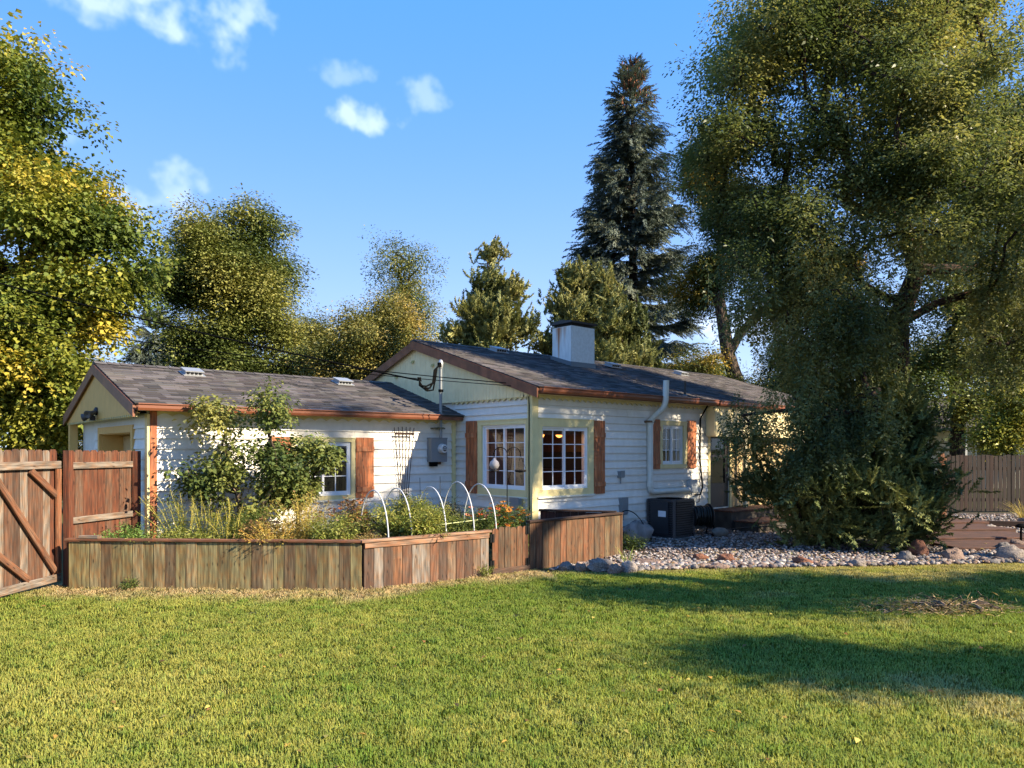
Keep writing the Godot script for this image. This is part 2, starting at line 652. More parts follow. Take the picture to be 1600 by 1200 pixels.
# ---------------------------------------------------------------- the house (its own axes: x along the right wall, y up, -z into the house)
func lap_piece(m: MB, u0: float, u1: float, a: float, b: float, row: float, ex: float) -> void:
	var za := 0.034 - (a - row) / ex * 0.027
	var zb := 0.034 - (b - row) / ex * 0.027
	var o := Vector2(rr(0, 3), rr(0, 3))
	m.quad(Vector3(u0, a, za), Vector3(u1, a, za), Vector3(u1, b, zb), Vector3(u0, b, zb), o, o + Vector2(u1 - u0, b - a))
	m.quad(Vector3(u0, a, 0.001), Vector3(u1, a, 0.001), Vector3(u1, a, za), Vector3(u0, a, za))
	m.quad(Vector3(u0, b, zb), Vector3(u1, b, zb), Vector3(u1, b, 0.001), Vector3(u0, b, 0.001))
	m.quad(Vector3(u0, a, 0.001), Vector3(u0, a, za), Vector3(u0, b, zb), Vector3(u0, b, 0.001))
	m.quad(Vector3(u1, a, za), Vector3(u1, a, 0.001), Vector3(u1, b, 0.001), Vector3(u1, b, zb))

func wall(t: Transform3D, length: float, y0: float, y1: float, holes: Array, trims: Array, ex: float, bu0: float, bu1: float, by0: float, by1: float) -> MeshInstance3D:
	var m := mb()
	var hs := holes.duplicate()
	hs.sort_custom(func(p, q): return p.position.x < q.position.x)
	var u := 0.0
	for r in hs:
		m.box(Vector3(u, y0, -0.14), Vector3(r.position.x, y1, 0))
		m.box(Vector3(r.position.x, y0, -0.14), Vector3(r.end.x, r.position.y, 0))
		m.box(Vector3(r.position.x, r.end.y, -0.14), Vector3(r.end.x, y1, 0))
		u = r.end.x
	m.box(Vector3(u, y0, -0.14), Vector3(length, y1, 0))
	var w := obj("wall", m.done(), paint("wall_back", Color(0.89, 0.88, 0.85)), house, t)
	var row := by0
	while row < by1 - 0.01:
		var top := minf(row + ex, by1)
		var cuts := [bu0, bu1]
		for r in trims:
			if r.end.y > row and r.position.y < top:
				cuts.append(r.position.x)
				cuts.append(r.end.x)
		cuts.sort()
		for i in cuts.size() - 1:
			var a: float = cuts[i]
			var b: float = cuts[i + 1]
			if b - a < 0.01:
				continue
			var lo := row
			var hi := top
			for r in trims:
				if r.position.x < a + 0.005 and r.end.x > b - 0.005:
					if r.position.y <= row + 0.004 and r.end.y >= top - 0.004:
						hi = lo
					elif r.position.y > row and r.position.y < top:
						hi = minf(hi, r.position.y)
					elif r.end.y > row and r.end.y < top:
						lo = maxf(lo, r.end.y)
			if hi - lo < 0.008:
				continue
			var at := a
			while at < b - 0.005:
				var en := b if b - at < 3.9 else at + rr(2.2, 3.4)
				var s := mb()
				lap_piece(s, at + 0.001, en - 0.001, lo, hi, row, ex)
				obj("siding_board", s.done(), paint("siding_%d" % (rng.randi() % 3), [Color(0.905, 0.895, 0.865), Color(0.88, 0.87, 0.84), Color(0.925, 0.915, 0.885)][rng.randi() % 3]), w)
				at = en
		row += ex
	return w

func window(w: Node3D, fr: Rect2, cols: int, rows: int, tr: Rect2, sill: bool, screen := false) -> void:   # frame and casing as rectangles on that wall
	var x0 := fr.position.x
	var x1 := fr.end.x
	var y0 := fr.position.y
	var y1 := fr.end.y
	var xm := (x0 + x1) / 2.0
	var white := plain("vinyl", Color(0.88, 0.89, 0.90), 0.4)
	var f := mb()
	var k := 0.035
	f.box(Vector3(x0, y0, -0.06), Vector3(x0 + k, y1, 0.012)); f.box(Vector3(x1 - k, y0, -0.06), Vector3(x1, y1, 0.012))
	f.box(Vector3(x0 + k, y0, -0.06), Vector3(x1 - k, y0 + k, 0.016)); f.box(Vector3(x0 + k, y1 - k, -0.06), Vector3(x1 - k, y1, 0.010))
	var win := obj("window", f.done(), white, house, w.transform)
	for s in 2:
		var a := (x0 + k if s == 0 else xm - 0.02)
		var b := (xm + 0.02 if s == 0 else x1 - k)
		var z := -0.045 if s == 0 else -0.018
		var q := mb()
		var e := 0.038
		q.box(Vector3(a, y0 + k, z), Vector3(a + e, y1 - k, z + 0.025)); q.box(Vector3(b - e, y0 + k, z), Vector3(b, y1 - k, z + 0.025))
		q.box(Vector3(a + e, y0 + k, z + 0.001), Vector3(b - e, y0 + k + e, z + 0.024)); q.box(Vector3(a + e, y1 - k - e, z + 0.001), Vector3(b - e, y1 - k, z + 0.024))
		obj("sash", q.done(), white, win)
		var gx0 := a + e
		var gx1 := b - e
		var gy0 := y0 + k + e
		var gy1 := y1 - k - e
		for i in range(1, cols):
			var x := lerpf(gx0, gx1, float(i) / cols)
			var g := mb()
			g.box(Vector3(x - 0.008, gy0, z + 0.006), Vector3(x + 0.008, gy1, z + 0.019))
			obj("grille_bar", g.done(), white, win)
		for j in range(1, rows):
			var y := lerpf(gy0, gy1, float(j) / rows)
			var g := mb()
			g.box(Vector3(gx0, y - 0.008, z + 0.0075), Vector3(gx1, y + 0.008, z + 0.0175))
			obj("grille_bar", g.done(), white, win)
		for i in cols:
			for j in rows:
				var pa := lerpf(gx0, gx1, float(i) / cols)
				var pb := lerpf(gx0, gx1, float(i + 1) / cols)
				var qa := lerpf(gy0, gy1, float(j) / rows)
				var qb := lerpf(gy0, gy1, float(j + 1) / rows)
				var p := mb()
				var t := Vector3(0, 0, rr(-0.0006, 0.0006))
				p.quad(Vector3(pa, qa, z + 0.0125), Vector3(pb, qa, z + 0.0125) + t, Vector3(pb, qb, z + 0.0125) + t, Vector3(pa, qb, z + 0.0125))
				obj("pane", p.done(), glass(), win)
	var cas := paint("trim_yellow", Color(0.88, 0.82, 0.60), 0.5)
	var c := mb()
	c.box(Vector3(tr.position.x, y1, 0.0), Vector3(tr.end.x, tr.end.y, 0.048))
	c.box(Vector3(tr.position.x, tr.position.y, 0.0), Vector3(tr.end.x, y0, 0.048))
	c.box(Vector3(tr.position.x, y0, 0.0), Vector3(x0, y1, 0.046))
	c.box(Vector3(x1, y0, 0.0), Vector3(tr.end.x, y1, 0.046))
	obj("casing", c.done(), cas, win)
	var d := mb()
	d.box(Vector3(tr.position.x - 0.01, tr.end.y, 0.0), Vector3(tr.end.x + 0.01, tr.end.y + 0.018, 0.06))
	obj("drip_cap", d.done(), cas, win)
	if sill:
		var s := mb()
		s.box(Vector3(tr.position.x - 0.02, tr.position.y - 0.03, 0.0), Vector3(tr.end.x + 0.02, tr.position.y, 0.075))
		obj("sill", s.done(), paint("sill_white", Color(0.88, 0.88, 0.82)), win)

func shutter(w: Node3D, r: Rect2) -> void:
	var bk := mb()
	bk.box(Vector3(r.position.x + 0.01, r.position.y + 0.01, 0.001), Vector3(r.end.x - 0.01, r.end.y - 0.01, 0.0335))
	var sh := obj("shutter", bk.done(), wood("shutter_1", Color(0.95, 0.67, 0.48), 2, 0.6), house, w.transform)
	var pw := r.size.x / 3.0
	for i in 3:
		var m := mb()
		m.box(Vector3(r.position.x + pw * i + 0.002, r.position.y, 0.034), Vector3(r.position.x + pw * (i + 1) - 0.002, r.end.y, 0.052), Transform3D(), Vector2(rr(0, 2), rr(0, 2)))
		obj("plank", m.done(), wood("shutter_%d" % (i % 2), [Color(1.0, 0.72, 0.52), Color(0.95, 0.67, 0.48)][i % 2], 2, 0.6), sh)
	for f in [0.10, 0.77]:
		var m := mb()
		var y: float = r.position.y + r.size.y * f
		m.box(Vector3(r.position.x, y, 0.053), Vector3(r.end.x, y + 0.09, 0.070), Transform3D(Basis(), Vector3.ZERO), Vector2(rr(0, 2), 0))
		obj("batten", m.done(), wood("shutter_0", Color(1.0, 0.72, 0.52), 2, 0.6), sh)

func scallops(t: Transform3D, u0: float, u1: float, top: float, bottom: float, period: float, z: float) -> void:
	var m := mb()
	var n := int(round((u1 - u0) / period))
	for i in n:
		var a := lerpf(u0, u1, float(i) / n)
		var b := lerpf(u0, u1, float(i + 1) / n)
		for j in 6:
			var x0 := lerpf(a, b, j / 6.0)
			var x1 := lerpf(a, b, (j + 1) / 6.0)
			var y0 := bottom + 0.045 * sin(PI * j / 6.0)
			var y1 := bottom + 0.045 * sin(PI * (j + 1) / 6.0)
			m.quad(Vector3(x0, y0, z), Vector3(x1, y1, z), Vector3(x1, top, z), Vector3(x0, top, z))
			m.quad(Vector3(x0, y0, z - 0.02), Vector3(x1, y1, z - 0.02), Vector3(x1, y1, z), Vector3(x0, y0, z))
			m.quad(Vector3(x1, y1, z - 0.02), Vector3(x0, y0, z - 0.02), Vector3(x0, top, z - 0.02), Vector3(x1, top, z - 0.02))
	obj("scalloped_trim", m.done(), paint("trim_yellow", Color(0.88, 0.82, 0.60)), house, t)

func gable(t: Transform3D, u0: float, u1: float, bottom: float, pu: float, ph: float, pitch: float, z: float, m: Material) -> void:
	var back := mb()
	back.prism(PackedVector2Array([Vector2(u0, bottom + 0.02), Vector2(u1, bottom + 0.02), Vector2(u1, ph - pitch * (u1 - pu) - 0.02), Vector2(pu, ph - 0.02), Vector2(u0, ph - pitch * (pu - u0) - 0.02)]), z - 0.05, z - 0.008)
	var g := obj("gable", back.done(), m, house, t)
	var x := u0
	while x < u1 - 0.02:
		var e := minf(x + 0.098, u1)
		var p := mb()
		var ha := ph - pitch * absf(x - pu)
		var hb := ph - pitch * absf(e - pu)
		var poly := PackedVector2Array([Vector2(x + 0.003, bottom), Vector2(e - 0.003, bottom), Vector2(e - 0.003, hb), Vector2(x + 0.003, ha)])
		if hb > bottom + 0.02 and ha > bottom + 0.02:
			p.prism(poly, z - 0.007, z)
			obj("plank", p.done(), m, g)
		x += 0.098

func slope(u0: float, u1: float, es: float, eh: float, rs: float, rh: float, shingled: bool) -> MeshInstance3D:   # one side of a roof, from the eave (depth, height) to the ridge
	var e := Vector3(0, eh, -es)
	var r := Vector3(0, rh, -rs)
	var d := (r - e)
	var len := d.length()
	d = d.normalized()
	var nn := Vector3(1, 0, 0).cross(d) if rs > es else d.cross(Vector3(1, 0, 0))
	nn = nn.normalized()
	var X := Vector3(1, 0, 0)
	var m := mb()
	var t := 0.075
	var a := e + X * u0
	var b := e + X * u1
	var c := r + X * u1
	var f := r + X * u0
	if rs > es:
		m.quad(a, b, c, f); m.quad(b - nn * t, a - nn * t, f - nn * t, c - nn * t)
		m.quad(a - nn * t, b - nn * t, b, a); m.quad(f - nn * t, a - nn * t, a, f); m.quad(b - nn * t, c - nn * t, c, b)
	else:
		m.quad(b, a, f, c); m.quad(a - nn * t, b - nn * t, c - nn * t, f - nn * t)
		m.quad(b - nn * t, a - nn * t, a, b); m.quad(a - nn * t, f - nn * t, f, a); m.quad(c - nn * t, b - nn * t, b, c)
	var o := obj("roof", m.done(), plain("roof_deck", Color(0.27, 0.25, 0.24), 0.95), house)
	if not shingled:
		return o
	var s := mb(true)
	var v := -0.03
	var ex := 0.142
	var nz := noise(0.35, 21, 3)
	while v < len - 0.02:
		var x := u0 - 0.012 - rr(0.0, 0.2)
		while x < u1 + 0.01:
			var w := rr(0.13, 0.34)
			var xa := maxf(x + 0.002, u0 - 0.012)
			var xb := minf(x + w - 0.002, u1 + 0.012)
			x += w
			if xb - xa < 0.01:
				continue
			var lo := v - rr(0.0, 0.012)
			var hi := minf(v + ex + 0.03, len)
			var th := 0.013 + rr(0.0, 0.007)
			var p0 := e + d * lo + nn * th
			var p1 := e + d * hi + nn * 0.004
			var k := rr(0.5, 1.5) * (1.0 + 0.3 * nz.get_noise_2d(x * 1.5, v * 3.0))
			s.col = Color(0.132 * k * rr(0.96, 1.06), 0.120 * k, 0.116 * k * rr(0.94, 1.08))
			s.quad(p0 + X * xa, p0 + X * xb, p1 + X * xb, p1 + X * xa)
			s.quad(p0 - nn * 0.014 + X * xa, p0 - nn * 0.014 + X * xb, p0 + X * xb, p0 + X * xa)
			s.quad(p0 - nn * 0.014 + X * xa, p0 + X * xa, p1 + X * xa, p1 - nn * 0.01 + X * xa)
		v += ex
	x_ridge(s, u0, u1, r, d, nn)
	var sm := StandardMaterial3D.new()
	sm.vertex_color_use_as_albedo = true
	sm.roughness = 0.95
	sm.metallic_specular = 0.3
	if not tex.has("grit"):
		tex.grit = ramp_tex(512, 0.25, 31, Color(0.62, 0.62, 0.62), Color(1, 1, 1), 3)
	sm.albedo_texture = tex.grit
	sm.uv1_triplanar = true
	sm.uv1_world_triplanar = true
	sm.uv1_scale = Vector3(3, 3, 3)
	var so := obj("shingles", s.done(), sm, o)
	so.set_meta("kind", "stuff")
	return o

func x_ridge(s: MB, u0: float, u1: float, r: Vector3, d: Vector3, nn: Vector3) -> void:
	var x := u0 - 0.012
	var d2 := Vector3(0, d.y, -d.z)
	var n2 := Vector3(0, nn.y, -nn.z)
	while x < u1:
		var e := minf(x + 0.2, u1 + 0.012)
		var k := rr(0.7, 1.3)
		s.col = Color(0.14 * k, 0.127 * k, 0.122 * k)
		var c0 := r + Vector3(x, 0.032, 0)
		var c1 := r + Vector3(e + 0.03, 0.022, 0)
		var f0 := Vector3(x, 0, 0) + r - d * 0.15 + nn * 0.026
		var f1 := Vector3(e + 0.03, 0, 0) + r - d * 0.15 + nn * 0.016
		var b0 := Vector3(x, 0, 0) + r - d2 * 0.15 + n2 * 0.026
		var b1 := Vector3(e + 0.03, 0, 0) + r - d2 * 0.15 + n2 * 0.016
		s.quad(f0, f1, c1, c0)
		s.quad(c0, c1, b1, b0)
		s.quad(f0, c0, b0, f0 - nn * 0.02)
		x += 0.2

func rake(t: Transform3D, us: float, hs: float, pu: float, ph: float, ue: float, he: float, z: float) -> void:
	for q in [[us, hs], [ue, he]]:
		var m := mb()
		var a := Vector2(q[0], q[1])
		var b := Vector2(pu, ph)
		var poly := PackedVector2Array([a, b, b - Vector2(0, 0.185), a - Vector2(0, 0.185)])
		if q[0] < pu:
			poly = PackedVector2Array([a - Vector2(0, 0.185), b - Vector2(0, 0.185), b, a])
		m.prism(poly, z - 0.03, z)
		obj("rake_board", m.done(), paint("fascia_brown", Color(0.60, 0.37, 0.25), 0.5, 0.5), house, t)

func gutter(u0: float, u1: float, s: float, h: float) -> void:
	var m := mb()
	var prof := PackedVector2Array([Vector2(0, 0), Vector2(0.085, 0.0), Vector2(0.10, 0.035), Vector2(0.10, 0.075), Vector2(0.12, 0.09), Vector2(0.12, 0.105), Vector2(0.105, 0.105), Vector2(0.09, 0.08), Vector2(0.01, 0.02), Vector2(0.01, 0.1), Vector2(0, 0.1)])
	var b := Basis(Vector3(0, 0, 1), Vector3(0, 1, 0), Vector3(-1, 0, 0))
	m.prism(prof, -u1, -u0, Transform3D(b, Vector3(0, h, -s)))
	obj("gutter", m.done(), plain("gutter_brown", Color(0.46, 0.27, 0.18), 0.38), house)

func build_house() -> void:
	house = thing("house", "long white single-storey clapboard house with yellow trim and a lower wing", "house", Vector3(0.367, 0, -13), deg_to_rad(41.04))
	var cream := paint("gable_cream", Color(0.95, 0.89, 0.70), 0.6)
	var conc := paint("foundation", Color(0.55, 0.54, 0.52), 0.9, 0.5)
	var tw := Transform3D(Basis(Vector3(0, 0, 1), Vector3.UP, Vector3(-1, 0, 0)), Vector3(0, 0, -7.25))          # gable wall, seen from the left
	var tg := Transform3D(Basis(Vector3(0, 0, 1), Vector3.UP, Vector3(-1, 0, 0)), Vector3(-5.75, 0, -7.04))
	# walls
	var trR := Rect2(0.10, 0.95, 1.465, 1.41)
	var frR := Rect2(0.205, 1.07, 1.215, 1.155)
	var trS := Rect2(3.636, 1.40, 0.954, 1.0)
	var frS := Rect2(3.723, 1.485, 0.75, 0.84)
	var door := Rect2(5.50, 0.46, 0.80, 1.72)
	var wr := wall(Transform3D(), 11.5, 0.0, 2.84, [frR, frS, door], [trR, trS, Rect2(5.42, 0.40, 0.98, 1.86), Rect2(0, 0, 0.10, 3), Rect2(6.4, 0, 6, 3)], 0.1475, 0.0, 6.4, 0.255, 2.80)
	var trG := Rect2(7.25 - 1.53, 0.94, 1.43, 1.41)
	var frG := Rect2(7.25 - 1.41, 1.067, 1.265, 1.2)
	var wg := wall(tw, 7.25, 0.0, 2.84, [frG], [trG, Rect2(7.15, 0, 0.1, 3)], 0.1475, 4.95, 7.25, 0.255, 2.80)
	var trW := Rect2(5.75 - 3.52, 0.91, 1.22, 1.09)
	var frW := Rect2(5.75 - 3.44, 0.985, 1.06, 0.955)
	var ww := wall(Transform3D(Basis(), Vector3(-5.75, 0, -2.302)), 5.75, 0.0, 2.46, [frW], [trW, Rect2(0, 0, 0.1, 3), Rect2(5.65, 0, 0.1, 3)], 0.16, 0.0, 5.75, 0.211, 2.40)
	var gdoor := Rect2(7.04 - 5.40, 0.0, 2.2, 2.08)
	var we := wall(tg, 4.74, 0.0, 2.36, [gdoor], [Rect2(7.04 - 5.52, 0, 2.44, 2.2), Rect2(4.64, 0, 0.1, 3)], 0.16, 1.14, 4.74, 0.211, 2.33)
	# the wing's front ends where its open bay begins: the wall backing behind the bay is left to the far side
	var hid := mb()
	hid.box(Vector3(0, 0, -7.25), Vector3(11.5, 2.84, -7.11)); hid.box(Vector3(11.36, 0, -7.11), Vector3(11.5, 2.84, -0.14))
	hid.box(Vector3(-5.75, 0, -7.04), Vector3(0, 2.4, -6.9))
	obj("back_wall", hid.done(), paint("siding_0", Color(0.85, 0.87, 0.88)), house)
	var fd := mb()
	fd.box(Vector3(-0.012, -0.3, -7.2), Vector3(11.5, 0.25, 0.012)); fd.box(Vector3(-5.74, -0.3, -7.0), Vector3(-0.014, 0.205, -2.29))
	obj("foundation", fd.done(), conc, house)
	# windows and shutters
	window(wr, frR, 2, 4, trR, true)
	window(wg, frG, 2, 4, trG, true)
	window(wr, frS, 2, 3, trS, false)
	window(ww, frW, 2, 3, trW, true)
	shutter(wr, Rect2(1.57, 0.945, 0.315, 1.42))
	shutter(wg, Rect2(7.25 - 1.90, 0.945, 0.355, 1.42))
	shutter(wr, Rect2(3.312, 1.39, 0.318, 1.05))
	shutter(wr, Rect2(4.60, 1.39, 0.322, 1.05))
	shutter(ww, Rect2(5.75 - 2.29, 0.92, 0.37, 1.10))
	shutter(ww, Rect2(5.75 - 3.90, 0.92, 0.37, 1.10))
	# corner boards
	var ty := paint("trim_yellow", Color(0.88, 0.82, 0.60))
	var cb := mb()
	cb.box(Vector3(-0.046, 0.25, -0.09), Vector3(-0.0, 2.80, 0.046)); cb.box(Vector3(0.0, 0.25, 0.0), Vector3(0.10, 2.80, 0.046))
	obj("corner_board", cb.done(), ty, house)
	var c2 := mb()
	c2.box(Vector3(-0.12, 0.2, -2.30), Vector3(-0.036, 2.42, -2.250))
	obj("corner_board", c2.done(), ty, house)
	var c3 := mb()
	c3.box(Vector3(-5.75, 0.2, -2.30), Vector3(-5.655, 2.42, -2.248), Transform3D(), Vector2(0.4, 0.2))
	obj("corner_board", c3.done(), wood("corner_brown", Color(0.92, 0.63, 0.44), 2, 0.6), house).set_meta("label", "orange-brown corner board")
	var c4 := mb()
	c4.box(Vector3(-5.79, 0.2, -2.40), Vector3(-5.752, 2.34, -2.262))
	obj("corner_board", c4.done(), ty, house)
	# scalloped trims and friezes
	scallops(Transform3D(), 0.10, 5.34, 2.82, 2.70, 0.155, 0.058)
	scallops(tw, 4.9, 7.15, 2.78, 2.70, 0.16, 0.058)
	scallops(Transform3D(Basis(), Vector3(-5.75, 0, -2.302)), 0.10, 5.66, 2.46, 2.31, 0.21, 0.058)
	scallops(Transform3D(tg.basis, Vector3(-5.97, 0, -7.34)), 0.05, 5.29, 2.42, 2.285, 0.12, 0.025)
	# gables
	gable(tw, 0.05, 7.23, 2.755, 3.625, 4.01, 0.3174, 0.072, cream)
	gable(Transform3D(tg.basis, Vector3(-5.97, 0, -7.34)), 0.03, 5.31, 2.325, 2.67, 3.17, 0.3094, 0.03, paint("gable_ochre", Color(0.90, 0.71, 0.40), 0.6))
	# roofs
	slope(-0.14, 11.7, -0.3, 2.91, 3.625, 4.156, true)
	slope(-0.14, 11.7, 7.55, 2.91, 3.625, 4.156, false)
	slope(-6.02, -0.004, 2.0, 2.48, 4.67, 3.306, true)
	slope(-6.02, -0.004, 7.34, 2.48, 4.67, 3.306, false)
	rake(Transform3D(tw.basis, Vector3(-0.142, 0, -7.55)), 0.0, 2.895, 3.925, 4.14, 7.85, 2.895, 0.03)
	rake(Transform3D(tg.basis, Vector3(-6.022, 0, -7.34)), 0.0, 2.465, 2.67, 3.29, 5.34, 2.465, 0.03)
	# eaves: soffit, fascia, gutter
	var so := mb()
	so.box(Vector3(-0.1, 2.785, -0.0), Vector3(11.5, 2.80, 0.27)); so.box(Vector3(-5.98, 2.385, -2.30), Vector3(-0.03, 2.40, -2.03))
	obj("soffit", so.done(), ty, house)
	var fa := mb()
	fa.box(Vector3(-0.14, 2.78, 0.271), Vector3(11.6, 2.875, 0.292), Transform3D(), Vector2(0.2, 0.3))
	fa.box(Vector3(-6.02, 2.38, -2.029), Vector3(-0.03, 2.455, -2.01), Transform3D(), Vector2(0.7, 0.3))
	obj("fascia", fa.done(), paint("fascia_brown", Color(0.60, 0.37, 0.25), 0.5, 0.5), house)
	gutter(-0.10, 5.30, -0.295, 2.80)
	gutter(5.36, 11.5, -0.295, 2.79)
	gutter(-6.0, -0.62, 2.008, 2.375)
	# porch over the back door: hanging fascia of vertical boards, post, door, steps
	var x := 5.36
	var pf := mb()
	pf.box(Vector3(5.35, 2.12, 0.235), Vector3(9.6, 2.775, 0.262))
	pf.box(Vector3(5.33, 2.12, 0.03), Vector3(5.349, 2.775, 0.262))
	pf.box(Vector3(5.35, 2.10, 0.03), Vector3(9.6, 2.118, 0.262))
	var pn := obj("porch_fascia", pf.done(), cream, house)
	while x < 9.5:
		var b := mb()
		b.box(Vector3(x + 0.003, 2.10, 0.2625), Vector3(x + 0.197, 2.775, 0.272))
		obj("plank", b.done(), cream, pn)
		x += 0.2
	var pp := mb()
	pp.box(Vector3(6.62, -0.05, 0.17), Vector3(6.70, 2.10, 0.25))
	obj("porch_post", pp.done(), paint("post_cream", Color(0.82, 0.80, 0.68)), house)
	var dc := mb()
	dc.box(Vector3(5.42, 0.42, 0.0), Vector3(5.50, 2.26, 0.036)); dc.box(Vector3(6.30, 0.42, 0.0), Vector3(6.38, 2.26, 0.036)); dc.box(Vector3(5.50, 2.18, 0.0), Vector3(6.30, 2.26, 0.036))
	obj("door_casing", dc.done(), ty, house)
	var dm := mb()
	dm.box(Vector3(5.50, 0.46, -0.07), Vector3(5.62, 2.18, -0.02)); dm.box(Vector3(6.18, 0.46, -0.07), Vector3(6.30, 2.18, -0.02))
	dm.box(Vector3(5.62, 0.46, -0.07), Vector3(6.18, 1.02, -0.021)); dm.box(Vector3(5.62, 2.06, -0.07), Vector3(6.18, 2.18, -0.021)); dm.box(Vector3(5.62, 1.62, -0.068), Vector3(6.18, 1.68, -0.022))
	var dn := obj("door", dm.done(), plain("door_dark", Color(0.13, 0.10, 0.09), 0.4), house)
	for q in [[1.02, 1.62], [1.68, 2.06]]:
		var p := mb()
		p.quad(Vector3(5.62, q[0], -0.045), Vector3(6.18, q[0], -0.045), Vector3(6.18, q[1], -0.045), Vector3(5.62, q[1], -0.045))
		obj("pane", p.done(), glass(), dn)
	var hd := mb()
	hd.tube(PackedVector3Array([Vector3(6.23, 1.16, -0.02), Vector3(6.23, 1.16, 0.03), Vector3(6.16, 1.16, 0.035)]), PackedFloat32Array([0.014, 0.012, 0.012]), 6)
	obj("handle", hd.done(), plain("steel", Color(0.6, 0.6, 0.6), 0.35, 0.9), dn)
	var rc := mb()
	rc.box(Vector3(6.40, 0.25, 0.0), Vector3(9.6, 2.80, 0.02))
	obj("porch_wall", rc.done(), paint("porch_tan", Color(0.72, 0.63, 0.46)), house)
	for k in 2:
		var y0 := 0.44 - 0.2 * k
		var r := mb()
		r.box(Vector3(5.43, -0.05, 0.05 + 0.66 * k), Vector3(8.97, y0 - 0.037, 0.62 + 0.66 * k))
		var st := obj("porch_step", r.done(), paint("step_stone", Color(0.33, 0.31, 0.29), 0.9, 0.5), house)
		for j in 4:
			var m := mb()
			m.box(Vector3(5.40, y0 - 0.035, 0.03 + 0.16 * j + 0.66 * k), Vector3(9.0, y0, 0.18 + 0.16 * j + 0.66 * k), Transform3D(), Vector2(rr(0, 2), rr(0, 1)))
			obj("plank", m.done(), wood("step_red", Color(0.50, 0.33, 0.26), 1), st)
	# garage end: door casing, recessed door, open bay post
	var gc := mb()
	gc.box(Vector3(-5.80, 0.0, -5.52), Vector3(-5.752, 2.08, -5.40)); gc.box(Vector3(-5.80, 0.0, -3.20), Vector3(-5.752, 2.08, -3.08)); gc.box(Vector3(-5.80, 2.08, -5.52), Vector3(-5.752, 2.20, -3.08))
	gc.box(Vector3(-5.75, 0.0, -5.40), Vector3(-5.36, 2.08, -5.385)); gc.box(Vector3(-5.75, 0.0, -3.215), Vector3(-5.36, 2.08, -3.20)); gc.box(Vector3(-5.75, 2.065, -5.385), Vector3(-5.36, 2.08, -3.215))
	obj("garage_casing", gc.done(), paint("gable_ochre", Color(0.90, 0.71, 0.40), 0.6), house)
	var gb := mb()
	gb.box(Vector3(-5.358, 0.01, -5.383), Vector3(-5.35, 2.064, -3.217))
	var gd := obj("garage_door", gb.done(), paint("garage_tan", Color(0.80, 0.70, 0.52)), house)
	for j in 4:
		var m := mb()
		m.box(Vector3(-5.40, 0.02 + 0.51 * j, -5.38), Vector3(-5.36, 0.52 + 0.51 * j, -3.22))
		for i in 4:
			m.box(Vector3(-5.412, 0.09 + 0.51 * j, -5.30 + 0.53 * i), Vector3(-5.4, 0.45 + 0.51 * j, -4.86 + 0.53 * i))
		obj("panel", m.done(), paint("garage_tan", Color(0.80, 0.70, 0.52)), gd)
	var gp := mb()
	gp.box(Vector3(-5.98, 0.0, -7.20), Vector3(-5.84, 2.32, -7.06))
	obj("bay_post", gp.done(), paint("gable_ochre", Color(0.90, 0.71, 0.40), 0.6), house)
	# chimney
	var ch := mb()
	ch.box(Vector3(3.41, 3.40, -2.99), Vector3(4.21, 4.72, -2.357))
	var cw := StandardMaterial3D.new()
	cw.albedo_color = Color(0.86, 0.86, 0.84)
	paint("dirt_only", Color.WHITE, 0.6, 0.5)
	cw.albedo_texture = tex.dirt
	cw.uv1_triplanar = true
	cw.roughness = 0.8
	var cn := obj("chimney", ch.done(), cw, house)
	var rp := mb()
	rp.quad(Vector3(3.406, 3.60, -2.985), Vector3(3.406, 3.60, -2.362), Vector3(3.406, 4.71, -2.362), Vector3(3.406, 4.71, -2.985), Vector2(0, 1), Vector2(1, 0))
	var ri := Image.create(64, 128, false, Image.FORMAT_RGB8)
	var st2 := noise(0.16, 4, 3)
	for y in 128:
		for q in 64:
			var v := 0.86 + 0.05 * st2.get_noise_2d(q, y * 0.15)
			var run := (st2.get_noise_2d(q * 1.0, 500.0) * 0.5 + 0.5)
			var cen := exp(-pow((q - 22.0) / 9.0, 2.0)) + 0.5 * exp(-pow((q - 42.0) / 5.0, 2.0))
			var k := clampf(cen * (0.5 + run) - y / 128.0 * (1.9 - run), 0, 1)
			ri.set_pixel(q, y, Color(v, v, v * 0.98).lerp(Color(0.62, 0.33, 0.17), k * 0.85))
	var rm := StandardMaterial3D.new()
	rm.albedo_texture = ImageTexture.create_from_image(ri)
	rm.roughness = 0.8
	obj("rust_stained_face", rp.done(), rm, cn).set_meta("label", "rust-streaked side of the chimney")
	var fl := mb()
	fl.prism(PackedVector2Array([Vector2(-3.03, 3.75), Vector2(-2.33, 3.55), Vector2(-2.33, 3.86), Vector2(-3.03, 4.07)]), 3.385, 3.404, Transform3D(Basis(Vector3(0, 0, 1), Vector3.UP, Vector3(1, 0, 0)), Vector3.ZERO))
	fl.box(Vector3(3.39, 3.60, -2.355), Vector3(4.23, 3.87, -2.338))
	obj("flashing", fl.done(), plain("lead", Color(0.42, 0.45, 0.47), 0.6, 0.3), cn)
	var cp := mb()
	cp.box(Vector3(3.46, 4.721, -2.95), Vector3(4.16, 4.79, -2.40))
	obj("crown", cp.done(), plain("char", Color(0.16, 0.15, 0.15), 0.9), cn)
	var ck := mb()
	ck.prism(PackedVector2Array([Vector2(-3.02, 4.79), Vector2(-2.32, 4.79), Vector2(-2.30, 4.83), Vector2(-2.67, 4.88), Vector2(-3.04, 4.83)]), 3.37, 4.25, Transform3D(Basis(Vector3(0, 0, -1), Vector3.UP, Vector3(1, 0, 0)), Vector3(0, 0, -5.34)))
	obj("cap", ck.done(), plain("cap", Color(0.24, 0.24, 0.25), 0.7), cn)
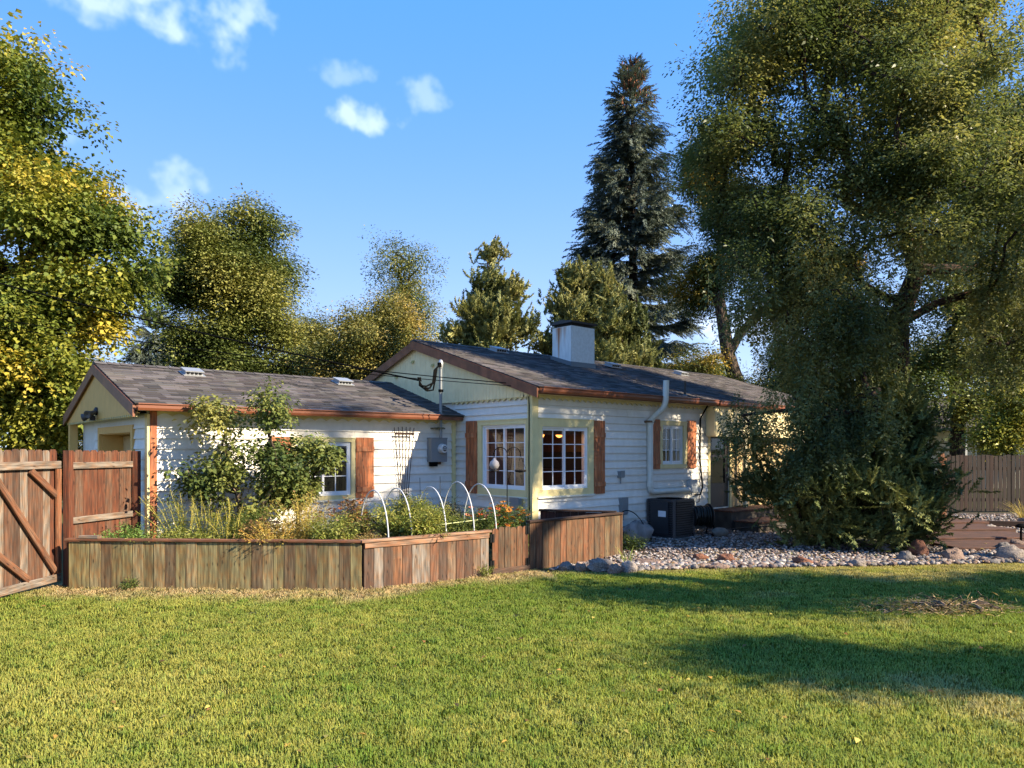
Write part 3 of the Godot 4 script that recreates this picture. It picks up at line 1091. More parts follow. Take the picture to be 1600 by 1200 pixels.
	# roof vents
	var ven := [Vector3(1.987, 4.065, -3.339), Vector3(5.35, 3.92, -2.80), Vector3(8.454, 3.936, -2.933), Vector3(-4.549, 3.155, -4.181), Vector3(-1.501, 3.178, -4.258)]
	for q in ven:
		var tr := Transform3D(Basis(Vector3(1, 0, 0), atan(0.315)), q)
		var m := mb()
		m.box(Vector3(-0.19, 0.015, -0.16), Vector3(0.19, 0.03, 0.18), tr); m.box(Vector3(-0.15, 0.03, -0.13), Vector3(0.15, 0.085, 0.13), tr)
		m.box(Vector3(-0.165, 0.085, -0.15), Vector3(0.165, 0.105, 0.155), tr)
		var vn := obj("roof_vent", m.done(), plain("galv", Color(0.66, 0.67, 0.68), 0.45, 0.5), house)
		for k in 4:
			var s := mb()
			s.box(Vector3(-0.135 + k * 0.07, 0.037, 0.13), Vector3(-0.085 + k * 0.07, 0.078, 0.134), tr)
			obj("slot", s.done(), plain("slot", Color(0.08, 0.08, 0.08), 0.9), vn)
	var pv := mb()
	pv.tube(PackedVector3Array([Vector3(4.43, 2.85, 0.1), Vector3(4.43, 3.30, 0.1)]), PackedFloat32Array([0.028, 0.028]), 10)
	obj("vent_stack", pv.done(), plain("stack", Color(0.24, 0.22, 0.2), 0.6), house)
	var pb := mb()
	pb.lathe([[0.13, 2.90], [0.06, 2.98], [0.032, 3.0]], 12, Transform3D(Basis(), Vector3(4.43, 0, 0.1)))
	obj("vent_boot", pb.done(), plain("lead", Color(0.42, 0.45, 0.47), 0.6, 0.3), house)
	# little louvre caps in the gable
	for q in [[3.75, 3.70], [3.0, 3.56], [4.42, 3.42]]:
		var m := mb()
		m.prism(PackedVector2Array([Vector2(0, 0), Vector2(0.05, -0.02), Vector2(0.0, 0.06)]), -0.05, 0.05, Transform3D(Basis(Vector3(-1, 0, 0), Vector3.UP, Vector3(0, 0, -1)), Vector3(-0.062, q[1], -q[0])))
		obj("louvre_cap", m.done(), paint("gable_cream2", Color(0.74, 0.68, 0.42)), house)
	# inside: floors, ceilings, partitions, kitchen fittings seen through the glass
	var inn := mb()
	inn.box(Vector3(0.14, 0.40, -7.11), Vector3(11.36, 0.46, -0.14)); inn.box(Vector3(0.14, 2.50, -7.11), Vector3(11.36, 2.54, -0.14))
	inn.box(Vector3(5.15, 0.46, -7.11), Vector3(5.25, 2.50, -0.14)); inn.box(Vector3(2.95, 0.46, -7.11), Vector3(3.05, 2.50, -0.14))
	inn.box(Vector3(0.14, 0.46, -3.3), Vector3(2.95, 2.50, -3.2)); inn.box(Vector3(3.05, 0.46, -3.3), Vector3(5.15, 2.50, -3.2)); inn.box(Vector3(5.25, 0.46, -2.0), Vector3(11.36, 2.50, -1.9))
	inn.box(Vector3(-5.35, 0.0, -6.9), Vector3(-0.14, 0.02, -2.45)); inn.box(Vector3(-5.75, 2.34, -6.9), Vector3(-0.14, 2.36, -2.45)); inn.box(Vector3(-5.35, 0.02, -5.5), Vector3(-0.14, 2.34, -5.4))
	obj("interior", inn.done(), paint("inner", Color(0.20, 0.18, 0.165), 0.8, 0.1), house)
	var kc := mb()
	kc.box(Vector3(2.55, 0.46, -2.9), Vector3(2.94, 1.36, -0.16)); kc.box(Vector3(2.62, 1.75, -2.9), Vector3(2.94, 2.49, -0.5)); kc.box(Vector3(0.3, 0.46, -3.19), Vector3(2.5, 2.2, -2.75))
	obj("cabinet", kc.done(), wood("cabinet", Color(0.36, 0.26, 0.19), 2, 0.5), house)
	var vl := mb()
	vl.box(Vector3(0.2, 2.08, -0.24), Vector3(1.42, 2.24, -0.2))
	obj("valance", vl.done(), wood("cabinet2", Color(0.45, 0.3, 0.18), 2, 0.6), house)
	var cu := mb()
	for k in 12:
		cu.box(Vector3(4.22 + k * 0.02, 1.45, -0.2 - (k % 2) * 0.012), Vector3(4.24 + k * 0.02, 2.34, -0.18 - (k % 2) * 0.012))
	obj("curtain", cu.done(), plain("curtain", Color(0.7, 0.68, 0.62), 0.9), house)

func pendant(label: String, t: float, h: float, s: float, r: float) -> void:
	var n := thing("pendant_lamp", label, "lamp", house.transform * Vector3(t, h, -s))
	var glow := StandardMaterial3D.new()
	glow.albedo_color = Color(1.0, 0.75, 0.45)
	glow.emission_enabled = true
	glow.emission = Color(1.0, 0.62, 0.28)
	glow.emission_energy_multiplier = 1.5
	var m := mb()
	m.lathe([[0.001, -r], [r * 0.7, -r * 0.7], [r, 0], [r * 0.7, r * 0.7], [0.02, r]], 14)
	obj("lamp_globe", m.done(), glow, n)
	var c := mb()
	c.tube(PackedVector3Array([Vector3(0, r, 0), Vector3(0, 2.5 - h, 0)]), PackedFloat32Array([0.006, 0.006]), 5)
	obj("cord", c.done(), plain("black", Color(0.05, 0.05, 0.05), 0.5), n)
	var l := OmniLight3D.new()
	l.name = "glow"
	l.light_color = Color(1.0, 0.72, 0.42)
	l.light_energy = 0.02
	l.light_size = r * 0.8
	l.omni_range = 8.0
	l.omni_attenuation = 2.0
	l.shadow_enabled = true
	n.add_child(l)

# ---------------------------------------------------------------- ground, lawn, gravel
const EDGE := [[-6.3, 9.9], [-5.9, 9.47], [-1.92, 9.27], [-0.3, 10.44], [0.35, 10.9], [0.6, 10.72], [1.6, 10.58], [2.5, 10.85], [4.4, 11.02], [6.5, 11.25], [8.1, 11.45], [10.0, 12.1], [12.0, 14.5], [14.0, 16.0], [22.0, 18.0]]

func lawn_edge(x: float) -> float:
	for i in EDGE.size() - 1:
		if x < EDGE[i + 1][0]:
			return lerpf(EDGE[i][1], EDGE[i + 1][1], (x - EDGE[i][0]) / (EDGE[i + 1][0] - EDGE[i][0]))
	return 18.0

var bump := FastNoiseLite.new()
func ground_h(x: float, d: float) -> float:
	return bump.get_noise_2d(x, d) * 0.035 * clampf((11.5 - d) / 3.0, 0.0, 1.0)

func rock_mesh(sd: int, seg: int, rings: int, rough: float) -> ArrayMesh:
	var m := mb()
	var nz := noise(0.9, sd, 3)
	var cuts := []
	var r := RandomNumberGenerator.new()
	r.seed = sd
	for i in 7:
		cuts.append([Vector3(r.randfn(), r.randfn() * 0.8, r.randfn()).normalized(), r.randf_range(0.62, 0.95)])
	var pos := []
	for i in rings + 1:
		var row := PackedVector3Array()
		for j in seg + 1:
			var a := -TAU * (j % seg) / seg
			var b := -PI / 2 + PI * i / rings
			var p := Vector3(cos(a) * cos(b), sin(b), sin(a) * cos(b))
			p *= 1.0 + rough * nz.get_noise_3dv(p * 1.4)
			for c in cuts:
				var d: float = p.dot(c[0]) - c[1]
				if d > 0.0:
					p -= (c[0] as Vector3) * d * 0.85
			row.append(p)
		pos.append(row)
	var prev := -1
	for i in rings + 1:
		var nr := PackedVector3Array()
		for j in seg + 1:
			var du: Vector3 = pos[i][(j + 1) % seg] - pos[i][(j + seg - 1) % seg]
			var dv: Vector3 = pos[mini(i + 1, rings)][j] - pos[maxi(i - 1, 0)][j]
			var q: Vector3 = dv.cross(du)
			if q.length() < 1e-6 or i == 0 or i == rings:
				q = pos[i][j]
			if q.dot(pos[i][j]) < 0:
				q = -q
			nr.append(q.normalized())
		var k := m.ring(pos[i], nr, i, 1.0)
		if prev >= 0:
			m.stitch(prev, k, seg + 1)
		prev = k
	return m.done()

func stone_mat(key: String, c: Color) -> StandardMaterial3D:
	if mats.has(key):
		return mats[key]
	if not tex.has("stone"):
		tex.stone = ramp_tex(512, 0.03, 61, Color(0.45, 0.43, 0.42), Color(1, 1, 1), 6)
		var hn := NoiseTexture2D.new()
		hn.noise = noise(0.06, 62, 5)
		hn.width = 256
		hn.height = 256
		hn.seamless = true
		tex.stone_h = hn
	var m := StandardMaterial3D.new()
	m.albedo_color = c
	m.albedo_texture = tex.stone
	m.uv1_triplanar = true
	m.uv1_world_triplanar = true
	m.uv1_scale = Vector3(2.1, 2.1, 2.1)
	m.heightmap_enabled = true
	m.heightmap_texture = tex.stone_h
	m.heightmap_scale = 1.2
	m.roughness = 0.9
	mats[key] = m
	return m

func build_ground() -> void:
	bump.seed = 5
	bump.frequency = 0.35
	# one sheet: fine near the viewer, coarse to the horizon
	var m := mb()
	var xs := []
	var ds := []
	for q in [-400.0, -150.0, -60.0, -30.0, -18.0]:
		xs.append(q)
	var u := -14.0
	while u <= 18.0:
		xs.append(u)
		u += 0.4
	for q in [24.0, 40.0, 80.0, 170.0, 400.0]:
		xs.append(q)
	for q in [-60.0, -20.0, -6.0]:
		ds.append(q)
	u = -2.0
	while u <= 20.0:
		ds.append(u)
		u += 0.4
	for q in [26.0, 40.0, 80.0, 200.0, 500.0]:
		ds.append(q)
	for i in ds.size():
		for j in xs.size():
			var h := ground_h(xs[j], ds[i]) - 0.012
			m.v.append(P(xs[j], h, ds[i]))
			var gx := ground_h(xs[j] + 0.1, ds[i]) - ground_h(xs[j] - 0.1, ds[i])
			var gd := ground_h(xs[j], ds[i] + 0.1) - ground_h(xs[j], ds[i] - 0.1)
			m.n.append(Vector3(-gx / 0.2, 1, gd / 0.2).normalized())
			m.uv.append(Vector2(xs[j], ds[i]))
			m.c.append(Color.WHITE)
	var w := xs.size()
	for i in ds.size() - 1:
		for j in w - 1:
			var k := i * w + j
			m.ix.append_array([k, k + w, k + 1, k + 1, k + w, k + w + 1])
	var gm := StandardMaterial3D.new()
	gm.albedo_texture = ramp_tex(1024, 0.02, 41, Color(0.27, 0.30, 0.10), Color(0.44, 0.43, 0.19), 6)
	gm.uv1_scale = Vector3(0.22, 0.22, 1)
	gm.roughness = 1.0
	gm.detail_enabled = true
	gm.detail_albedo = ramp_tex(512, 0.2, 43, Color(0.55, 0.55, 0.5), Color(1, 1, 1), 3)
	gm.detail_blend_mode = BaseMaterial3D.BLEND_MODE_MUL
	struct("ground", m.done(), gm)

func strip(called: String, poly: Array, h: float, m: Material) -> MeshInstance3D:
	var pts := PackedVector2Array()
	for p in poly:
		pts.append(Vector2(p[0], -p[1]))
	var b := mb()
	var tr := Geometry2D.triangulate_polygon(pts)
	for i in range(0, tr.size(), 3):
		var a := pts[tr[i]]
		var c := pts[tr[i + 1]]
		var d := pts[tr[i + 2]]
		if (c - a).cross(d - a) > 0:
			var s := c
			c = d
			d = s
		b.tri(Vector3(a.x, h, a.y), Vector3(c.x, h, c.y), Vector3(d.x, h, d.y))
	for i in b.uv.size():
		b.uv[i] = Vector2(b.v[i].x, b.v[i].z)
	return struct(called, b.done(), m)

func build_lawn() -> void:
	var tufts := []
	for v in 4:
		var m := mb(true)
		var r0: float = [0.055, 0.06, 0.075, 0.05][v]
		for i in [34, 34, 26, 40][v]:
			var a := rr(0, TAU)
			var p := Vector3(cos(a), 0, sin(a)) * r0 * sqrt(rng.randf())
			var b := rr(0, TAU)
			var lean := Vector3(cos(b), 0, sin(b))
			var side := Vector3(-lean.z, 0, lean.x)
			var l := rr(0.022, 0.048)
			var wd := rr(0.0018, 0.0034)
			var bend := rr(0.1, 0.75)
			m.col = vary(0.3, 0.22)
			if rng.randf() < 0.10:
				m.col = Color(2.6, 1.7, 2.2) * rr(0.7, 1.0)
			var q := p + Vector3(0, l * 0.6, 0) + lean * l * bend * 0.35
			var e := p + Vector3(0, l * (1.0 - bend * 0.35), 0) + lean * l * bend
			var n := (lean * -0.35 + Vector3.UP).normalized()
			var k := m.v.size()
			for s in [p - side * wd, p + side * wd, q - side * wd * 0.85, q + side * wd * 0.85, e]:
				m.v.append(s); m.n.append(n); m.c.append(m.col); m.uv.append(Vector2.ZERO)
			m.ix.append_array([k, k + 2, k + 1, k + 1, k + 2, k + 3, k + 2, k + 4, k + 3])
		tufts.append(m.done())
	var nz := noise(0.55, 14, 4)
	var n2 := noise(0.13, 15, 2)
	var n3 := noise(2.2, 16, 2)
	var xs := [[], [], [], []]
	var cs := [PackedColorArray(), PackedColorArray(), PackedColorArray(), PackedColorArray()]
	var d := 3.3
	while d < 15.5:
		var dens := 520.0 if d < 7.0 else 400.0
		var stepd := 0.1
		var x0 := maxf(-0.74 * d - 2.6, -6.28 if d > 8.3 else -99.0)
		var x1 := 0.74 * d + 3.2
		var cnt := int((x1 - x0) * stepd * dens)
		for i in cnt:
			var x := rr(x0, x1)
			var dd := d + rr(0, stepd)
			var ed := lawn_edge(x)
			if dd > ed + 0.04 * rng.randfn():
				continue
			if dd > 8.6 and x < -6.12:
				continue
			var near := ed - dd
			var dry := 0.0
			if x < 0.6:   # the strip of straw along the planter
				dry = clampf(1.6 - near / (0.55 + 0.3 * nz.get_noise_2d(x * 2.0, 3.0)) , 0.0, 1.0) * clampf(0.95 + 0.7 * n3.get_noise_2d(x, dd), 0.2, 1.0)
			else:
				dry = clampf(0.5 - near / 0.8, 0.0, 0.5)
			var v := nz.get_noise_2d(x, dd)
			var big := n2.get_noise_2d(x, dd)
			dry = clampf(maxf(dry, clampf((v + big * 0.8 - 0.22 + 0.05 * (x - 1.0)) * 1.2, 0.0, 0.42) * clampf(0.45 + x * 0.2, 0.15, 1.0)), 0.0, 1.0)
			if dry > 0.6 and rng.randf() < 0.35:
				continue
			var g := Color(0.215, 0.28, 0.037).lerp(Color(0.41, 0.395, 0.076), clampf(0.48 + big * 1.1 + v * 0.5 + n3.get_noise_2d(x * 2.0, dd * 2.0) * 0.75, 0, 1))
			var c := g.lerp(Color(0.58, 0.42, 0.21), clampf(dry + rr(-0.12, 0.12), 0, 1))
			c = c * rr(0.82, 1.18)
			var w := rng.randi() % 4
			var s := rr(0.75, 1.25) * (1.0 + 0.25 * v) * (0.75 if dry > 0.5 else 1.0)
			if dry < 0.3 and rng.randf() < 0.035:
				s *= 1.55
				c = c * Color(0.72, 0.86, 0.8)
			var b := Basis(Vector3.UP, rr(0, TAU)).scaled(Vector3(1.15, s, 1.15))
			if dry > 0.5:
				b = b * Basis(Vector3(1, 0, 0), rr(-0.6, 0.6))
			xs[w].append(Transform3D(b, P(x, ground_h(x, dd) - 0.012, dd)))
			cs[w].append(c)
		d += stepd
	for w in 4:
		var o := many("grass", tufts[w], foliage_mat("grass_blade", 0.45, 0.55, 0.35), self, xs[w], cs[w])
		tag(o, "short mown lawn grass covering the whole foreground, green with dry patches", "grass")

func build_gravel() -> void:
	var soil := paint("soil", Color(0.30, 0.25, 0.21), 1.0, 0.5, 1.2)
	var gp := [[0.55, 10.74], [1.6, 10.6], [2.5, 10.87], [4.4, 11.04], [6.5, 11.27], [8.1, 11.47], [10.0, 12.12], [12.0, 14.5], [22.0, 15.2], [22.0, 20.7], [10.6, 20.7], [10.0, 17.5], [7.6, 13.6], [6.5, 15.0], [6.2, 17.0], [5.0, 17.2], [0.45, 13.0], [1.85, 12.4]]
	var bed := strip("gravel_bed", gp, 0.006, soil)
	var pts := PackedVector2Array()
	for p in gp:
		pts.append(Vector2(p[0], p[1]))
	var ms := []
	for i in 6:
		ms.append(rock_mesh(300 + i, 7, 5, 0.22))
	var all := []
	var tries := 0
	var grid := {}
	while tries < 45000 and all.size() < 10500:
		tries += 1
		var p := Vector2(rr(0.5, 15.0), 10.5 + 9.5 * pow(rng.randf(), 1.9))
		if not Geometry2D.is_point_in_polygon(p, pts):
			continue
		var edge := clampf((p.y - lawn_edge(p.x)) / 1.2, 0.0, 1.0)
		var r := lerpf(rr(0.028, 0.062), rr(0.014, 0.03), edge)
		if p.x > 7.5:
			r *= 1.25
		var key := Vector2i((p / 0.045).floor())
		var cnt: int = grid.get(key, 0)
		if cnt > 1 or (cnt > 0 and r > 0.03):
			continue
		grid[key] = cnt + 1
		all.append([r / p.y, r, p])
	all.sort_custom(func(a, b): return a[0] > b[0])
	var cols := [Color(0.56, 0.54, 0.525), Color(0.64, 0.60, 0.57), Color(0.47, 0.465, 0.47), Color(0.63, 0.535, 0.48), Color(0.73, 0.69, 0.66), Color(0.50, 0.43, 0.40)]
	var xs := [[], [], []]
	var cs := [PackedColorArray(), PackedColorArray(), PackedColorArray()]
	for i in all.size():
		var r: float = all[i][1]
		var p: Vector2 = all[i][2]
		var b := Basis(Vector3.UP, rr(0, TAU)) * Basis(Vector3(1, 0, 0), rr(-0.4, 0.4)) * Basis.from_scale(Vector3(r * rr(0.9, 1.4), r * rr(0.45, 0.8), r))
		var t := Transform3D(b, P(p.x, 0.012 + r * rr(0.15, 0.5), p.y))
		if i < 280:
			obj("stone", ms[i % 6], stone_mat("cobble_%d" % (i % 6), cols[(i * 7 + i / 6) % 6]), bed, t)
		else:
			xs[i % 3].append(t)
			var c: Color = cols[rng.randi() % 6].srgb_to_linear() * rr(0.45, 1.05)
			cs[i % 3].append(c)
	var sm := StandardMaterial3D.new()
	sm.vertex_color_use_as_albedo = true
	sm.roughness = 0.9
	for w in 3:
		many("small_stones", ms[w], sm, bed, xs[w], cs[w])
	var lt := mb(true)
	for i in 420:
		var p := Vector2(rr(0.8, 9.5), 10.6 + 4.5 * rng.randf() * rng.randf())
		if not Geometry2D.is_point_in_polygon(p, pts):
			continue
		lt.col = [L3(0.36, 0.22, 0.08), L3(0.22, 0.13, 0.06), L3(0.42, 0.33, 0.11), L3(0.16, 0.17, 0.06)][i % 4]
		var a := rr(0, TAU)
		lt.leaf(P(p.x, 0.05 + rr(0.0, 0.02), p.y), Vector3(cos(a), rr(-0.3, 0.3), sin(a)).normalized(), Vector3(rr(-0.4, 0.4), 1, rr(-0.4, 0.4)).normalized(), rr(0.04, 0.08), rr(0.02, 0.04))
	obj("leaf_litter", lt.done(), foliage_mat("petal", 0.4), bed).set_meta("kind", "stuff")
	# larger rocks along the edge of the lawn, each a thing of its own
	var rocks := [
		[0.78, 10.72, 0.17, 0.13, 0.11, 0, "pinkish rounded rock at the left end of the border, near the small gate", -0.2],
		[1.02, 10.66, 0.15, 0.10, 0.10, 3, "small pink rock before the dark planter panel, left of the long grey rock", 0.5],
		[1.30, 10.70, 0.34, 0.16, 0.16, 1, "long low grey rock at the foot of the dark planter panel", 0.1],
		[1.72, 10.62, 0.22, 0.14, 0.14, 4, "pale rock beside the tuft of blades at the planter corner", 0.3],
		[1.50, 10.50, 0.20, 0.12, 0.12, 3, "flat pink rock in front of the long grey rock at the lawn edge", 0.8],
		[2.2, 11.5, 0.42, 0.05, 0.22, 3, "flat reddish slab lying in the gravel below the air conditioner", 0.2],
		[3.42, 11.62, 0.24, 0.10, 0.14, 5, "orange flagstone in the middle of the gravel bed", -0.3],
		[3.05, 11.78, 0.20, 0.09, 0.14, 5, "dull red stone just left of the orange flagstone", 0.4],
		[3.15, 10.98, 0.26, 0.07, 0.13, 3, "low reddish rock half sunk at the lawn edge, before the orange flagstone", 0.1],
		[4.55, 11.32, 0.30, 0.10, 0.17, 5, "broad brown rock at the lawn edge below the big juniper", 0.2],
		[5.35, 11.22, 0.24, 0.09, 0.14, 1, "brownish grey flat rock right of the broad brown one", 0.0],
		[6.30, 11.62, 0.22, 0.13, 0.15, 0, "pale grey rock at the lawn edge below the elm trunk", 0.6],
		[6.95, 12.35, 0.26, 0.20, 0.19, 5, "upright brown boulder beside the elm trunk at the foot of the steps", 0.5],
		[6.60, 12.75, 0.24, 0.15, 0.18, 1, "grey boulder behind the upright brown one, against the juniper", -0.4],
		[7.15, 11.75, 0.36, 0.17, 0.18, 3, "large pinkish grey rock at the corner of the wooden steps", 0.2],
		[8.05, 11.75, 0.32, 0.19, 0.20, 1, "big pale grey boulder in the border right of the steps", -0.2],
		[8.60, 11.85, 0.24, 0.13, 0.15, 4, "whitish rock right next to the big pale grey boulder", 0.3],
		[9.25, 12.05, 0.40, 0.09, 0.20, 5, "long flat brown slab at the right end of the border", 0.1],
		[8.75, 12.90, 0.24, 0.12, 0.16, 0, "grey rock beside the lower tread of the steps", 0.0],
		[9.35, 13.40, 0.22, 0.11, 0.16, 3, "pinkish rock near the path light", 0.7],
		[10.3, 15.6, 0.34, 0.14, 0.18, 4, "pale rock under the long timber by the fence", 0.2],
		[11.9, 16.8, 0.36, 0.18, 0.22, 0, "grey boulder behind the clump of dry grass", 0.3]]
	for i in rocks.size():
		var q: Array = rocks[i]
		var t := Transform3D(Basis(Vector3.UP, q[7]) * Basis.from_scale(Vector3(q[2] * 0.62, q[3] * 0.85, q[4] * 0.85)), P(q[0], q[3] * 0.42, q[1]))
		var o := obj("rock", rock_mesh(500 + i, 16, 11, 0.55), stone_mat("rock_%d" % q[5], cols[q[5]] if q[5] < 5 else Color(0.60, 0.40, 0.30)), self, t)
		tag(o, q[6], "rock", "rocks along the gravel border")

# ---------------------------------------------------------------- timber: planter, gate, fences
func board(w: float, l: float, d: float, top := 0) -> ArrayMesh:   # upright board, base at the origin, wide along x; top 1 = dog-eared, 2 = rounded
	var key := "b%.3f_%.3f_%.3f_%d_%d" % [w, l, d, top, rng.randi() % 4]
	if cache.has(key):
		return cache[key]
	var m := mb()
	var a := w / 2.0
	var poly := PackedVector2Array([Vector2(-a, 0), Vector2(a, 0), Vector2(a, l), Vector2(-a, l)])
	if top == 1:
		poly = PackedVector2Array([Vector2(-a, 0), Vector2(a, 0), Vector2(a, l - a * 0.5), Vector2(a * 0.55, l), Vector2(-a * 0.55, l), Vector2(-a, l - a * 0.5)])
	elif top == 2:
		poly = PackedVector2Array([Vector2(-a, 0), Vector2(a, 0)])
		for i in 7:
			var t := PI * i / 6.0
			poly.append(Vector2(a * cos(t), l - a * 0.7 + a * 0.7 * sin(t)))
	m.prism(poly, -d / 2, d / 2, Transform3D(), Vector2(rr(0, 3), rr(0, 3)))
	var me := m.done()
	cache[key] = me
	return me

func beam(a: Vector3, b: Vector3, w: float, d: float, up := Vector3.UP) -> ArrayMesh:   # squared timber from a to b; its faces w (across up) by d
	var m := mb()
	var y := (b - a).normalized()
	var x := y.cross(up).normalized()
	if x.length() < 0.1:
		x = Vector3.RIGHT
	var z := x.cross(y)
	var c := 0.006
	var p := PackedVector2Array([Vector2(-w / 2 + c, -d / 2), Vector2(w / 2 - c, -d / 2), Vector2(w / 2, -d / 2 + c), Vector2(w / 2, d / 2 - c), Vector2(w / 2 - c, d / 2), Vector2(-w / 2 + c, d / 2), Vector2(-w / 2, d / 2 - c), Vector2(-w / 2, -d / 2 + c)])
	m.prism(p, 0, a.distance_to(b), Transform3D(Basis(z, x, y), a), Vector2(rr(0, 3), rr(0, 3)))
	for i in m.uv.size():
		m.uv[i] = Vector2(m.uv[i].y, m.uv[i].x)
	return m.done()

func boards(parent: Node, a: Vector2, b: Vector2, h0: float, h1: float, w: float, gap: float, th: float, top: int, ms: Array, called := "board", jit := 0.008) -> void:   # a row of upright boards from a to b (x, distance)
	var l := a.distance_to(b)
	var n := int(round(l / (w + gap)))
	var dir := (b - a) / l
	var ang := atan2(dir.y, dir.x)
	for i in n:
		var p := a + dir * (l * (i + 0.5) / n)
		var ww := snappedf(l / n - gap, 0.002)
		var hh := h1 + rr(-jit, jit)
		obj(called, board(ww, snappedf(hh - h0, 0.004), th, top), ms[rng.randi() % ms.size()], parent, Transform3D(Basis(Vector3.UP, ang + rr(-0.012, 0.012)), P(p.x, h0, p.y) + Vector3(rr(-0.002, 0.002), 0, rr(-0.005, 0.005))))

func build_timber() -> void:
	var red := [wood("w_red1", Color(0.58, 0.475, 0.41), 0), wood("w_red2", Color(0.50, 0.41, 0.355), 1), wood("w_red3", Color(0.66, 0.54, 0.465), 0), wood("w_grey1", Color(0.76, 0.72, 0.68), 1), wood("w_red4", Color(0.56, 0.395, 0.31), 2)]
	var olive := [wood("w_ol1", Color(0.77, 0.74, 0.54), 1), wood("w_ol2", Color(0.69, 0.65, 0.47), 1), wood("w_ol3", Color(0.83, 0.78, 0.60), 1), wood("w_ol4", Color(0.62, 0.55, 0.43), 1)]
	var mixd := [wood("w_grey2", Color(0.74, 0.71, 0.68), 1), wood("w_red1", Color.WHITE, 0), wood("w_mix", Color(0.70, 0.60, 0.51), 1), wood("w_red3", Color.WHITE, 0), wood("w_red2", Color.WHITE, 0), wood("w_mix2", Color(0.64, 0.53, 0.44), 2)]
	var dark := [wood("w_dk3", Color(0.66, 0.50, 0.38), 0), wood("w_dk1", Color(0.60, 0.49, 0.38), 0), wood("w_dk2", Color(0.52, 0.44, 0.35), 1), wood("w_ol4", Color.WHITE, 1)]
	# planter: front, long side, cap rails, soil
	var pl := thing("planter_box", "long raised garden planter of upright boards, olive in front and grey-brown along its side", "planter", P(-1.92, 0, 9.3))
	var o := -pl.position
	var inv := Transform3D(Basis(), o)
	var hold := Node3D.new()
	add_child(hold)
	boards(hold, Vector2(-5.80, 9.50), Vector2(-1.93, 9.30), -0.03, 0.60, 0.139, 0.006, 0.022, 0, olive, "board")
	boards(hold, Vector2(-1.905, 9.305), Vector2(-0.34, 10.46), -0.03, 0.605, 0.134, 0.007, 0.022, 0, mixd, "board")
	obj("cap_rail", beam(P(-5.84, 0.622, 9.515), P(-1.90, 0.622, 9.31), 0.036, 0.10), wood("w_capf", Color(0.66, 0.50, 0.40), 0), hold)
	obj("cap_rail", beam(P(-1.94, 0.6235, 9.29), P(-0.32, 0.6235, 10.485), 0.036, 0.10), wood("w_caps", Color(0.86, 0.72, 0.62), 1), hold)
	obj("cap_rail", beam(P(-1.885, 0.565, 9.295), P(-0.33, 0.565, 10.44), 0.07, 0.016), wood("w_caps", Color.WHITE, 1), hold)
	obj("end_board", board(0.20, 0.58, 0.022), wood("w_dk0", Color(0.5, 0.36, 0.28), 0), hold, Transform3D(Basis(Vector3.UP, 1.5), P(-5.83, 0.0, 9.62)))
	var sp := mb()
	sp.box(Vector3(-0.045, 0, -0.045), Vector3(0.045, 0.6, 0.045))
	obj("corner_post", sp.done(), wood("w_red2", Color.WHITE, 0), hold, Transform3D(Basis(Vector3.UP, 0.3), P(-1.95, 0.0, 9.39)))
	for c in hold.get_children():
		hold.remove_child(c)
		c.transform = inv * c.transform
		pl.add_child(c, true)
	remove_child(hold)
	hold.free()
	var so := strip("planter_soil", [[-5.78, 9.53], [-1.95, 9.36], [-0.4, 10.5], [-0.5, 12.6], [-1.2, 14.60], [-5.40, 10.95]], 0.40, paint("soil", Color(0.30, 0.25, 0.21), 1.0, 0.5, 1.2))
	so.set_meta("kind", "structure")
	var bk := obj("wooden_block", beam(Vector3(-0.13, 0.018, 0), Vector3(0.13, 0.018, 0.02), 0.036, 0.09), wood("w_grey2", Color.WHITE, 1), self, Transform3D(Basis(), P(-5.52, 0.641, 9.50)))
	tag(bk, "short pale offcut of wood lying on the left end of the planter rail", "wood block")
	# little gate between the planter and the dark panel
	var gt := thing("picket_gate", "low gate of dark rounded pickets with black hinges between the two planter panels", "gate", P(-0.31, 0, 10.475))
	boards(gt, Vector2(0.02, 0.012), Vector2(0.55, 0.40), 0.07, 0.665, 0.102, 0.008, 0.02, 2, dark, "picket", 0.012)
	obj("sill", beam(Vector3(0.02, 0.03, -0.0), Vector3(0.57, 0.03, -0.40), 0.09, 0.04), wood("w_red2", Color.WHITE, 0), gt)
	for q in [[0.015, 0.52], [0.015, 0.14], [0.53, 0.60], [0.53, 0.12]]:
		var m := mb()
		m.box(Vector3(-0.035, -0.06, 0.014), Vector3(0.035, 0.06, 0.024))
		m.tube(PackedVector3Array([Vector3(0, -0.06, 0.027), Vector3(0, 0.06, 0.027)]), PackedFloat32Array([0.009, 0.009]), 6)
		obj("hinge", m.done(), plain("iron", Color(0.06, 0.06, 0.065), 0.5, 0.4), gt, Transform3D(Basis(Vector3.UP, 0.63), Vector3(q[0], q[1], -q[0] * 0.73)))
	# dark panel and the rail that runs back to the house corner
	var pa := thing("low_fence_panel", "low dark brown board panel with a cap rail, ending in the rocks", "fence", P(0.26, 0, 10.89))
	boards(pa, Vector2(0.0, 0.0), Vector2(1.57, 1.44), -0.02, 0.70, 0.122, 0.009, 0.02, 0, dark, "board")
	obj("cap_rail", beam(Vector3(-0.02, 0.72, 0.01), Vector3(1.60, 0.72, -1.46), 0.035, 0.09), wood("w_rail_dk", Color(0.36, 0.28, 0.23), 0), pa)
	obj("end_post", beam(Vector3(1.585, 0, -1.47), Vector3(1.585, 0.70, -1.47), 0.07, 0.07), wood("w_dk1", Color.WHITE, 0), pa)
	var pb := thing("low_back_panel", "dark low board panel running from the house corner to the end of the brown panel", "fence", P(0.50, 0, 12.80))
